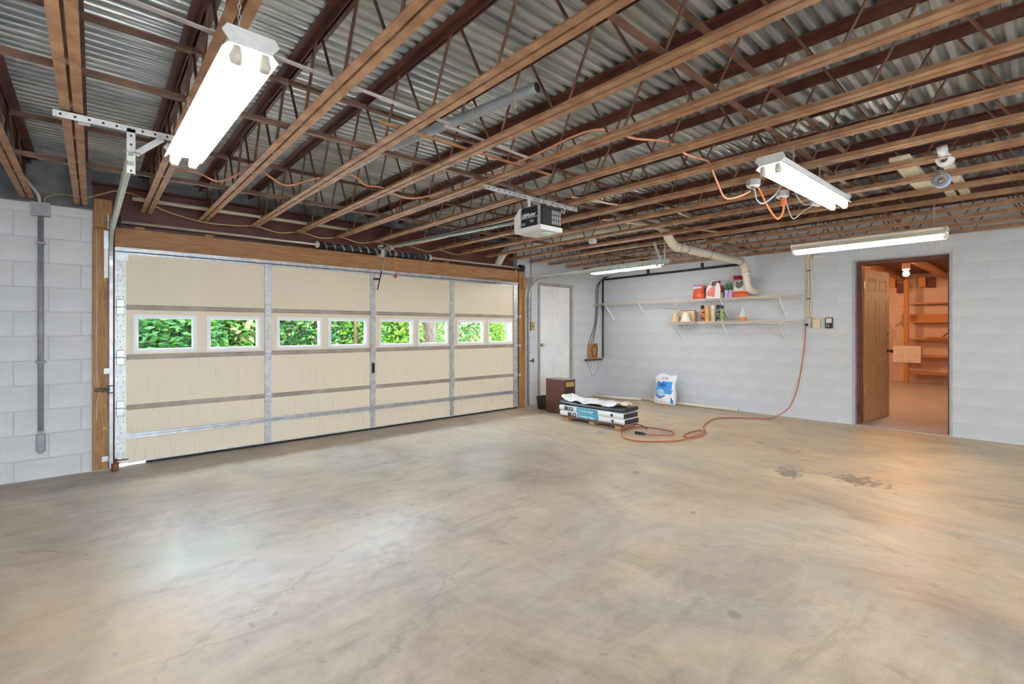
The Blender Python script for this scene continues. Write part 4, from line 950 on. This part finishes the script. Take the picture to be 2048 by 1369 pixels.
for y_ in (-.46, -.02, .46): MB().bbox(-.17, .17, y_ - .05, y_ + .05, 0, .045, .004).build('bearer', 'pallet', pl)
for x_ in (-.13, 0, .13): MB().bbox(x_ - .05, x_ + .05, -.56, .56, .046, .062, .003).build('deck_board', 'pallet_dark', pl)
def bundle(lab, z, m, dx, dy, rz, h, bend=0):
    o = thing('shingle_bundle', lab, 'bundle', (SX + .16 + dx, SY + dy, z), SR + rz, 'stacked shingle bundles')
    m_ = MB(); n = 10; v = []
    for i in range(n + 1):
        t = i / n; y_ = -.57 + 1.14 * t; dz = bend * (4 * (t - .5) ** 2)
        for (x_, zz) in ((-.165, .010), (-.172, h * .5), (-.165, h - .008), (-.15, h), (.15, h), (.165, h - .008), (.172, h * .5), (.165, .010), (.15, 0), (-.15, 0)): v.append((x_, y_, zz + dz))
    k = 10; m_.add(v, [(i * k + j, i * k + (j + 1) % k, (i + 1) * k + (j + 1) % k, (i + 1) * k + j) for i in range(n) for j in range(k)] + [tuple(reversed(range(k))), tuple(n * k + j for j in range(k))])
    m_.build('wrapped_pack', m, o); return o
for i, (z, dx, dy) in enumerate(((.063, 0, 0), (.141, .004, .018))):
    o = bundle('white-wrapped shingle bundle with teal label, %s on the skid' % ('lowest' if i == 0 else 'second'), z, 'wrap_white', dx, dy, 0, .077)
    MB().box(-.168, .168, -.5735, -.568, .006, .071).build('black_end', 'wrap_black', o)
    tlb = MB().box(-.1755, -.1675, -.14, .23, .006, .071).build('teal_label', 'teal', o)
    text_mesh('brand_lettering', 'IKO', .072, 'ink', o, (-.1758, .465 - .05 * (1 - i), .012), (PI / 2, 0, -PI / 2), sx=1.35, bold=.0035)
    text_mesh('product_lettering', 'Cambridge', .050, 'ink_white', tlb, (-.1759, .205, .020), (PI / 2, 0, -PI / 2), sx=1.25)
    MB().add([(-.1745, -.36, .03), (-.1745, -.40, .03), (-.1745, -.38, .01), (-.1745, -.36, .055), (-.1745, -.40, .055)], [(3, 4, 1, 0), (0, 1, 2)]).build('printed_mark', 'ink', o)
o = bundle('dark opened shingle bundle, topmost of the stack', .219, 'wrap_black', .01, .01, .01, .05, .018)
pf = thing('torn_wrapper', 'crumpled white plastic wrapper lying on the topmost shingle bundle', 'wrapper', (SX + .165, SY + .02, .268), SR)
m_ = MB(); v = []; nx, ny = 8, 26; rnd = random.Random(5)
for iy in range(ny + 1):
    for ix in range(nx + 1):
        t = iy / ny; x_ = -.15 + .30 * ix / nx; y_ = .55 - .98 * t; z = .012 + .016 * rnd.random() + .020 * math.sin(t * 9 + x_ * 8) ** 2 + (.035 * (1 - t / .12) if t < .12 else 0) + (.02 if 0 < ix < nx else 0) - (0 if abs(x_) < .13 else .012)
        v.append((x_ + .01 * math.sin(t * 11), y_, z + .02 * (4 * (t - .5) ** 2) * .5))
m_.add(v, [(iy * (nx + 1) + ix, iy * (nx + 1) + ix + 1, (iy + 1) * (nx + 1) + ix + 1, (iy + 1) * (nx + 1) + ix) for iy in range(ny) for ix in range(nx)], False)
wo = m_.build('film', 'plastic_film', pf); so = wo.modifiers.new('thick', 'SOLIDIFY'); so.thickness = .004
m_ = MB(); v = []; nx, ny = 7, 10
for iy in range(ny + 1):
    for ix in range(nx + 1):
        t = iy / ny; x_ = -.13 + .26 * ix / nx; y_ = -.10 - .42 * t; v.append((x_, y_, .022 + .03 * rnd.random() + (.045 * math.exp(-((t - .85) / .12) ** 2))))
m_.add(v, [(iy * (nx + 1) + ix, iy * (nx + 1) + ix + 1, (iy + 1) * (nx + 1) + ix + 1, (iy + 1) * (nx + 1) + ix) for iy in range(ny) for ix in range(nx)], False)
wo = m_.build('torn_paper', 'paper_tan', pf); so = wo.modifiers.new('thick', 'SOLIDIFY'); so.thickness = .004

# ------------------------------------------------------------------ pipes overhead
def elbow_path(pts, r=.10, n=6):
    P = [Vector(p) for p in pts]; out = [P[0]]
    for i in range(1, len(P) - 1):
        a = (P[i - 1] - P[i]).normalized(); c_ = (P[i + 1] - P[i]).normalized()
        r_ = min(r, (P[i - 1] - P[i]).length * .45, (P[i + 1] - P[i]).length * .45)
        s0, s1 = P[i] + a * r_, P[i] + c_ * r_
        for k in range(n + 1):
            t = k / n; out.append((1 - t) ** 2 * s0 + 2 * t * (1 - t) * P[i] + t * t * s1)
    out.append(P[-1]); return out
pv = thing('drain_pipe', 'thick cream plastic drain pipe crossing the joists and dropping into the shelf wall', 'pipe', (4.68, 3.25, 2.645))
MB().tube(elbow_path([(.44, 2.84, -.22), (.46, 2.66, .01), (.48, 2.3, .015), (.48, .02, .015), (.80, 0, .01), (1.02, 0, -.21), (3.20, 0, -.215), (3.22, -.06, -.66), (3.46, -.10, -.685)], .14), .056, 16).build('pipe', 'pvc', pv)
def ring(c, ax, r=.0605, w_=.05, m='pvc', name='coupling'):
    q = MB().lathe([(.05, -w_), (r, -w_), (r, w_), (.05, w_)], 18)
    o = q.build(name, m, pv, c); o.rotation_euler = Vector((0, 0, 1)).rotation_difference(Vector(ax)).to_euler(); return o
ring((.48, 1.6, .015), (0, 1, 0)); ring((1.35, 0, -.213), (1, 0, 0), .058, .004, 'rubber', 'strap'); ring((2.0, 0, -.214), (1, 0, 0), .058, .003, 'rubber', 'strap'); ring((3.05, 0, -.215), (1, 0, 0), .059, .004, 'rubber', 'strap')
ring((1.12, 0, -.213), (1, 0, 0)); ring((3.208, -.025, -.40), (.04, -.13, -.99), .0605, .03)
gp = thing('grey_conduit', 'grey plastic pipe slung along the joists with an open end', 'pipe', (1.83, 1.84, 2.66))
MB().sweep([(0, 0, 0), (-.19, 1.5, .01), (-.20, 3.9, .02)], [(.03 * math.cos(a), .03 * math.sin(a)) for a in [2 * PI * j / 14 for j in range(14)]], caps=False, smooth=True).build('pipe', 'pvc_grey', gp)
MB().sweep([(0, .002, 0), (-.10, .8, .005)], [(.025 * math.cos(a), .025 * math.sin(a)) for a in [2 * PI * j / 14 for j in range(14)]], caps=True, smooth=True).build('pipe_bore', 'rubber', gp)
for t in (.12, .45, .95, 1.6): 
    MB().tube(smooth_path([(-.12 * t - .035, t, -.09), (-.12 * t - .035, t + .01, .03), (-.12 * t, t + .02, .04), (-.12 * t + .035, t, .0)]), .0025, 4).build('hanger_wire', 'romex', gp)
cp = MB().tube([(0, 0, 0), (2.30, .0, .0)], .020, 10).build('cream_conduit', 'old_white_wood', None, (.37, 6.12, 2.665)); tag(cp, 'cream conduit pipe lying behind the joist ends above the lintel', 'pipe')

# ------------------------------------------------------------------ laths, boards and loose pieces on the joists
def lath(lab, x0, y0, x1, y1, z, wd, th, m):
    L_ = math.hypot(x1 - x0, y1 - y0); o = MB().box(0, L_, -wd / 2, wd / 2, 0, th).build('lath_strip', m, None, (x0, y0, z)); o.rotation_euler = (0, 0, math.atan2(y1 - y0, x1 - x0)); return tag(o, lab, 'strip')
mat('lath_grey', (.42, .38, .37), (.50, .46, .44), 8, .6)
lath('thin pale wooden lath laid across the joists beside the grey pipe end', .0, 2.255, 1.62, 2.365, JZ + .0405, .026, .006, 'lath_grey')
lath('thin pale wooden lath laid across the joists toward the orange cord', 1.60, 2.40, 2.35, 2.46, JZ + .0405, .026, .006, 'lath_grey')
lath('thin tan wooden stick laid across the joists near the opener hanger', 1.30, 2.62, 2.75, 2.62, JZ + .0405, .02, .012, 'lumber')
for (xa, ya, xb, yb, lab) in ((3.35, 2.93, 4.0, 2.80, 'short tan stick laid across the joists beyond the opener hanger'), (4.30, 3.30, 5.0, 3.12, 'short tan stick laid across the joists beside the drain pipe'), (4.35, 2.55, 5.05, 2.62, 'tan stick laid across the joists between the drain pipe and crosswise light'), (5.35, 2.9, 6.0, 2.75, 'tan stick laid across the joists past the drain pipe elbow')):
    lath(lab, xa, ya, xb, yb, JZ + .0405, .022, .012, 'kraft')
wbd = thing('white_board', 'off-white plank resting on the joists beside the tape roll', 'plank', (4.35, .715, JZ + .0405)); MB().bbox(0, 1.20, -.06, .06, 0, .03, .004).build('plank', 'old_white_wood', wbd)
for i, (x_, y_, l_, lab) in enumerate(((4.86, .50, 1.05, 'yellowish wooden stick resting on the joists behind the tape roll'), (5.30, .58, .62, 'short yellowish wooden stick resting on the joists with a red end'))):
    o = thing('wood_stick', lab, 'stick', (x_, y_, JZ + .0405), .02 * i); MB().bbox(0, l_, -.032, .032, 0, .028, .003).build('stick', 'old_white_wood', o)
    if i: MB().bbox(l_, l_ + .05, -.02, .02, .002, .022, .004).build('red_end', 'red_plastic', o)
tr2 = thing('tape_roll', 'grey and blue tape roll hung between the joists', 'tape', (4.868, .545, 2.435), math.radians(84))
MB().lathe([(.022, -.03), (.05, -.03), (.05, .03), (.022, .03), (.022, -.03)], 20, (0, 0, .05), 'y').build('tape', 'conduit_grey', tr2); MB().lathe([(.048, -.022), (.055, -.022), (.055, .022), (.048, .022)], 20, (0, 0, .05), 'y').build('outer_wrap', 'pale_blue', tr2)
MB().tube([(0, 0, .10), (.0, 0, .125), (.03, .0, .135)], .003, 5).build('hook', 'galv', tr2)
ce = thing('pipe_collar', 'white plastic pipe collar wedged between the joists', 'pipe fitting', (4.43, .475, 2.47), math.radians(80))
MB().lathe([(.026, -.03), (.042, -.03), (.050, -.01), (.042, .05), (.026, .05), (.026, -.03)], 18, (0, 0, .05), 'y').build('collar', 'jug_white', ce); MB().tube([(0, .03, .06), (0, .07, .13)], .03, 12).build('stub', 'jug_white', ce)

# ------------------------------------------------------------------ overhead wiring
def wire(name, lab, pts, r, m, cat='cord', n=6, k=6):
    P = smooth_path(pts, k); b0 = P[0]; o = MB().tube([q - b0 for q in P], r, n).build(name, m, None, b0); return tag(o, lab, cat)
wire('power_cable', 'orange extension cord draped across the joists toward the ceiling outlet box', [(.50, 4.55, 2.60), (.66, 4.45, 2.585), (.80, 4.40, 2.53), (.91, 4.2, 2.57), (.96, 4.0, 2.60), (1.10, 4.08, 2.55), (1.25, 4.15, 2.53), (1.42, 4.02, 2.59), (1.6, 3.75, 2.60), (1.75, 3.8, 2.56), (1.95, 3.88, 2.59), (2.2, 3.9, 2.55), (2.4, 3.75, 2.59), (2.45, 3.1, 2.60), (2.40, 2.4, 2.60), (2.38, 1.9, 2.60), (2.62, 1.76, 2.57), (2.9, 1.69, 2.60), (3.12, 1.68, 2.57), (3.38, 1.66, 2.58), (3.43, 1.65, 2.54), (3.50, 1.64, 2.45), (3.66, 1.65, 2.36), (3.78, 1.60, 2.38), (3.86, 1.545, 2.425)], .0075, 'cord_dull')
def ceiling_box(lab, loc, m='box_grey'):
    o = thing('ceiling_box', lab, 'junction box', loc)
    MB().lathe([(0, .0), (.045, .0), (.055, .006), (.055, .042), (.048, .05), (0, .05)], 8, (0, 0, 0), smooth=False).build('octagon_box', m, o)
    MB().lathe([(0, -.010), (.040, -.010), (.050, 0), (0, 0)], 8, (0, 0, 0), smooth=False).build('cover', 'jug_white', o)
    for dx in (-.02, .02): MB().lathe([(0, -.014), (.011, -.014), (.011, -.009), (0, -.009)], 10, (dx, 0, 0)).build('socket_face', 'black_plastic', o)
    return o
ceiling_box('octagonal ceiling outlet box with orange cord under the joist near the crosswise light', (3.905, 1.54, 2.474)); ceiling_box('octagonal ceiling outlet box with an orange plug beyond the crosswise light', (4.412, 1.505, 2.474), 'galv'); ceiling_box('octagonal ceiling box above the light over the wire shelves', (4.91, 3.93, 2.474), 'galv_white')
pg = thing('orange_plug', 'orange plug hanging from the ceiling outlet box', 'plug', (4.43, 1.50, 2.40)); MB().bbox(-.018, .018, -.018, .018, 0, .062, .006).build('plug_body', 'cord_orange', pg)
wire('orange_lead', 'orange lead hanging in a loop from the plug to the next joist', [(4.43, 1.50, 2.40), (4.43, 1.505, 2.35), (4.40, 1.52, 2.30), (4.34, 1.53, 2.29), (4.20, 1.55, 2.38), (4.10, 1.56, 2.47), (3.98, 1.58, 2.58)], .008, 'cord_orange')
wire('light_lead', 'grey lead from the outlet box to the crosswise light', [(3.93, 1.54, 2.46), (3.97, 1.54, 2.38), (4.05, 1.52, 2.36), (4.14, 1.46, 2.44), (4.18, 1.42, 2.54)], .006, 'cord_grey')
wire('light_lead', 'grey lead hanging beyond the crosswise light with an inline adaptor', [(4.42, 1.42, 2.53), (4.45, 1.40, 2.46), (4.52, 1.38, 2.41), (4.62, 1.35, 2.42), (4.76, 1.30, 2.46), (4.9, 1.28, 2.54)], .006, 'cord_grey')
wire('light_lead', 'grey lead looping down below the orange plug', [(4.44, 1.49, 2.47), (4.50, 1.48, 2.36), (4.58, 1.47, 2.31), (4.66, 1.42, 2.38), (4.72, 1.36, 2.43)], .005, 'cord_grey')
ad = thing('inline_adaptor', 'clear inline adaptor on the grey lead beyond the crosswise light', 'adaptor', (4.62, 1.35, 2.41), -.35); MB().bbox(0, .11, -.016, .016, .0, .03, .006).build('adaptor_body', 'galv_white', ad)
wire('romex_cable', 'yellow cable rising from the left box and weaving behind the joist ends', [(-.26, 6.045, 2.49), (-.25, 6.10, 2.56), (-.15, 6.12, 2.61), (.02, 6.13, 2.615), (.12, 6.13, 2.66), (.25, 6.13, 2.72), (.42, 6.13, 2.70), (.58, 6.13, 2.61), (.75, 6.13, 2.56), (1.0, 6.13, 2.52), (1.3, 6.13, 2.53), (1.5, 6.13, 2.55), (1.75, 6.13, 2.51), (2.0, 6.13, 2.55), (2.25, 6.13, 2.51), (2.5, 6.13, 2.55), (2.75, 6.13, 2.51), (3.0, 6.13, 2.55), (3.3, 6.13, 2.52), (3.5, 6.13, 2.55), (3.8, 6.13, 2.51), (4.0, 6.13, 2.55), (4.3, 6.13, 2.52), (4.5, 6.13, 2.55)], .006, 'romex', 'cable')
wire('flex_conduit', 'pale flexible conduit curving up from the left box past the first joist', [(-.29, 6.045, 2.49), (-.30, 6.02, 2.56), (-.35, 5.95, 2.63), (-.40, 5.7, 2.68), (-.46, 5.3, 2.71), (-.48, 4.7, 2.73), (-.49, 4.0, 2.74), (-.49, 3.0, 2.75)], .013, 'flex_white', 'conduit')
lc = thing('wall_conduit', 'grey conduit with a junction box running down the left block pier', 'conduit', (-.283, 6.065, 0))
MB().bbox(-.065, .065, -.075, -.0005, 2.37, 2.49, .004).build('junction_box', 'box_grey', lc); MB().box(-.058, .058, -.0765, -.075, 2.377, 2.483).build('box_cover', 'conduit_grey', lc)
MB().tube([(0, -.025, .42), (0, -.025, 2.37)], .0205, 12).build('conduit_pipe', 'conduit_grey', lc)
for zz in (2.12, 1.05): MB().bbox(-.035, .035, -.05, -.0005, zz, zz + .02, .003).build('strap', 'conduit_grey', lc)
MB().bbox(-.03, .03, -.055, -.0005, .26, .41, .006).prism([(-.022, .41), (.022, .41), (.020, .44), (-.020, .44)], -.045, -.005).prism([(-.03, .26), (.03, .26), (.012, .235), (-.012, .235)], -.05, -.005).build('handy_box', 'conduit_grey', lc)
for zz in (.28, .395): MB().lathe([(0, -.003), (.005, -.003), (.005, 0), (0, 0)], 8, (0, -.055, zz), 'y').build('screw', 'galv', lc)
wire('sensor_wire', 'thin pale wire stapled down the left wooden jamb', [(.095, 6.022, 2.28), (.10, 6.022, 1.8), (.095, 6.022, 1.3), (.10, 6.022, .9), (.115, 6.021, .75), (.10, 6.022, .66), (.095, 6.022, .5)], .0025, 'cable_cream', 'wire', 5, 4)
wire('loose_wire', 'thin yellow wire sagging across the wooden header board', [(4.30, 6.09, 2.35), (4.55, 6.095, 2.26), (4.85, 6.095, 2.225), (5.2, 6.095, 2.235)], .003, 'romex', 'wire', 5)

# ------------------------------------------------------------------ outdoors
struct('ground', MB().box(-8, 24, 6.45, 30, -.25, -.06), 'driveway')
struct('ground', MB().box(-14, 14, -26, -4.9, -.25, -.06), 'driveway')
hw = thing('neighbour_house', 'teal clapboard house wall beyond the garage door windows', 'house', (12.30, 14.2, -.06))
for i in range(22): MB().add([(0, 0, .18 * i), (6, 0, .18 * i), (6, -.0, .18 * i + .18), (0, 0, .18 * i + .18), (0, -.03, .18 * i), (6, -.03, .18 * i), (0, .2, .18 * i), (6, .2, .18 * i + .18), (0, .2, .18 * i + .18), (6, .2, .18 * i)], [(4, 5, 2, 3), (0, 1, 5, 4), (0, 4, 3), (6, 0, 3, 8), (1, 9, 7, 2), (8, 3, 2, 7), (6, 8, 7, 9)]).build('clapboard', 'siding_teal', hw)
def leaves(rnd, n, cx, cy, z0, z1, rx, ry, size, m, name, parent, bias=1.0):
    m_ = MB()
    for _ in range(n):
        a = rnd.random() * 2 * PI; r = rnd.random() ** .45; z = z0 + (z1 - z0) * rnd.random(); f = math.sin(PI * min(.95, max(.08, (z - z0) / (z1 - z0)))) ** .5
        p = Vector((cx + rx * r * f * math.cos(a), cy + ry * r * f * math.sin(a), z)); s_ = size * (.6 + .8 * rnd.random())
        d = Vector((rnd.uniform(-1, 1), rnd.uniform(-1, 1), rnd.uniform(-.8, .3))).normalized(); nrm = Vector((rnd.uniform(-1, 1), rnd.uniform(-1.4, .4), rnd.uniform(0, 1.2))).normalized(); sd = d.cross(nrm).normalized()
        m_.add([p - d * s_, p + sd * s_ * .42, p + d * s_, p - sd * s_ * .42], [(0, 1, 2, 3)])
    o = m_.build(name, m, parent); o['kind'] = 'stuff'; return o
rnd = random.Random(11)
def shrub(lab, x, y, rx, ry, h, n, ms, size=.066, z0=.15):
    n = int(n * 2.6)
    o = thing('shrub', lab, 'shrub', (x, y, -.06))
    for (m_, fr) in ms: leaves(rnd, int(n * fr), 0, 0, z0, h, rx, ry, size, m_, 'foliage', o)
    st = MB()
    for _ in range(5):
        a = rnd.random() * 6.28; st.tube([(0.05 * math.cos(a), .05 * math.sin(a), 0), (rx * .3 * math.cos(a), ry * .3 * math.sin(a), h * .45), (rx * .5 * math.cos(a), ry * .5 * math.sin(a), h * .8)], .015, 5)
    st.build('stems', 'bark_brown', o); return o
shrub('dense dark green shrub outside the first door window', .95, 9.2, .85, .8, 2.1, 2600, (('leaf_dark', .6), ('leaf_mid', .4)))
shrub('bright green shrub beside the dense dark shrub outside', 1.55, 10.2, .7, .7, 1.75, 1500, (('leaf_mid', .6), ('leaf_light', .4)))
shrub('pale feathery evergreen outside the second door window', 2.10, 9.8, .55, .6, 2.2, 1300, (('leaf_pale', .55), ('leaf_mid', .45)), .09)
shrub('mid green shrub outside the third door window', 3.35, 10.2, .75, .7, 2.1, 1900, (('leaf_dark', .5), ('leaf_mid', .3), ('leaf_pale', .2)))
shrub('loose green shrub outside the fourth door window', 4.50, 10.6, .9, .8, 2.2, 1800, (('leaf_mid', .5), ('leaf_light', .3), ('leaf_dark', .2)))
shrub('fresh lime green shrub outside the fifth door window', 5.85, 11.2, .85, .8, 2.3, 2400, (('leaf_light', .7), ('leaf_mid', .3)))
shrub('sparse pale shrub outside the seventh door window', 9.05, 12.4, .9, .8, 2.2, 1100, (('leaf_pale', .5), ('leaf_mid', .5)))
shrub('small lime shrub beside the teal house', 10.35, 12.6, .45, .5, 2.0, 900, (('leaf_light', .8), ('leaf_mid', .2)))
shrub('far green hedge shrub behind the thick bark trunk', 9.9, 16.2, 1.2, .8, 2.3, 1500, (('leaf_light', .5), ('leaf_mid', .5)))
shrub('far green hedge shrub behind the thin tree', 6.2, 15.0, 1.6, .8, 2.4, 1700, (('leaf_light', .5), ('leaf_mid', .5)))
shrub('far yellow-green hedge shrub behind the dense dark shrub', 1.6, 14.0, 1.5, .8, 2.0, 1200, (('leaf_light', .6), ('leaf_pale', .4)))
shrub('far green hedge shrub behind the feathery evergreen', 3.8, 14.4, 1.2, .8, 2.3, 1300, (('leaf_light', .3), ('leaf_mid', .7)))
for i, (hx, lab) in enumerate(((1.2, 'opposite the first door windows'), (5.0, 'opposite the middle door windows'), (9.0, 'opposite the thick bark trunk'), (13.0, 'opposite the grey trunk'), (17.2, 'beyond the teal house'))):
    shrub('tall far hedge row of mixed green leaves ' + lab, hx, 18.5 + .3 * (i % 2), 2.3, .8, 2.9, 2600, (('leaf_light', .45), ('leaf_mid', .4), ('leaf_pale', .15)), .10)
shrub('broad mid green shrub outside beyond the left block pier', -.9, 9.6, 1.0, .9, 2.3, 2000, (('leaf_mid', .6), ('leaf_light', .4)))
shrub('broad dark green shrub farther along outside the left pier', -3.0, 9.8, 1.2, .9, 2.4, 2000, (('leaf_dark', .5), ('leaf_mid', .5)))
shrub('tall far hedge row of mixed green leaves beyond the left pier', -3.4, 18.6, 2.4, .8, 2.9, 2000, (('leaf_light', .5), ('leaf_mid', .5)), .10)
def tree(lab, x, y, r, h, m, crown):
    o = thing('tree', lab, 'tree', (x, y, -.06)); m_ = MB(); N_ = 12; v = []
    prof = [(0, 1.5), (.3, 1.15), (1.2, 1.0), (2.5, .9), (h, .6)]
    for (z, k) in prof:
        for j in range(N_): a = 2 * PI * j / N_; v.append((r * k * math.cos(a) * (1 + .07 * math.sin(5 * a)), r * k * math.sin(a) * (1 + .07 * math.sin(4 * a)), z))
    m_.add(v, [(q * N_ + j, q * N_ + (j + 1) % N_, (q + 1) * N_ + (j + 1) % N_, (q + 1) * N_ + j) for q in range(len(prof) - 1) for j in range(N_)], True); m_.build('trunk', m, o)
    leaves(rnd, 700, 0, 0, h - 1.6, h + 1.8, 1.6, 1.6, .16, crown, 'crown', o); return o
tree('thick tree with grey furrowed bark outside the sixth door window', 7.02, 11.3, .25, 5.5, 'bark', 'leaf_mid')
tree('thin young tree outside the fourth door window', 4.35, 9.9, .035, 4.5, 'bark_brown', 'leaf_light')
tree('dark tree trunk outside the third door window', 3.45, 11.5, .17, 5.0, 'bark', 'leaf_dark')
tree('grey tree trunk outside the seventh door window', 10.35, 13.6, .22, 5.5, 'bark', 'leaf_mid')
tree('reddish tree trunk beside the teal house', 11.40, 13.4, .18, 5.5, 'bark_brown', 'leaf_mid')
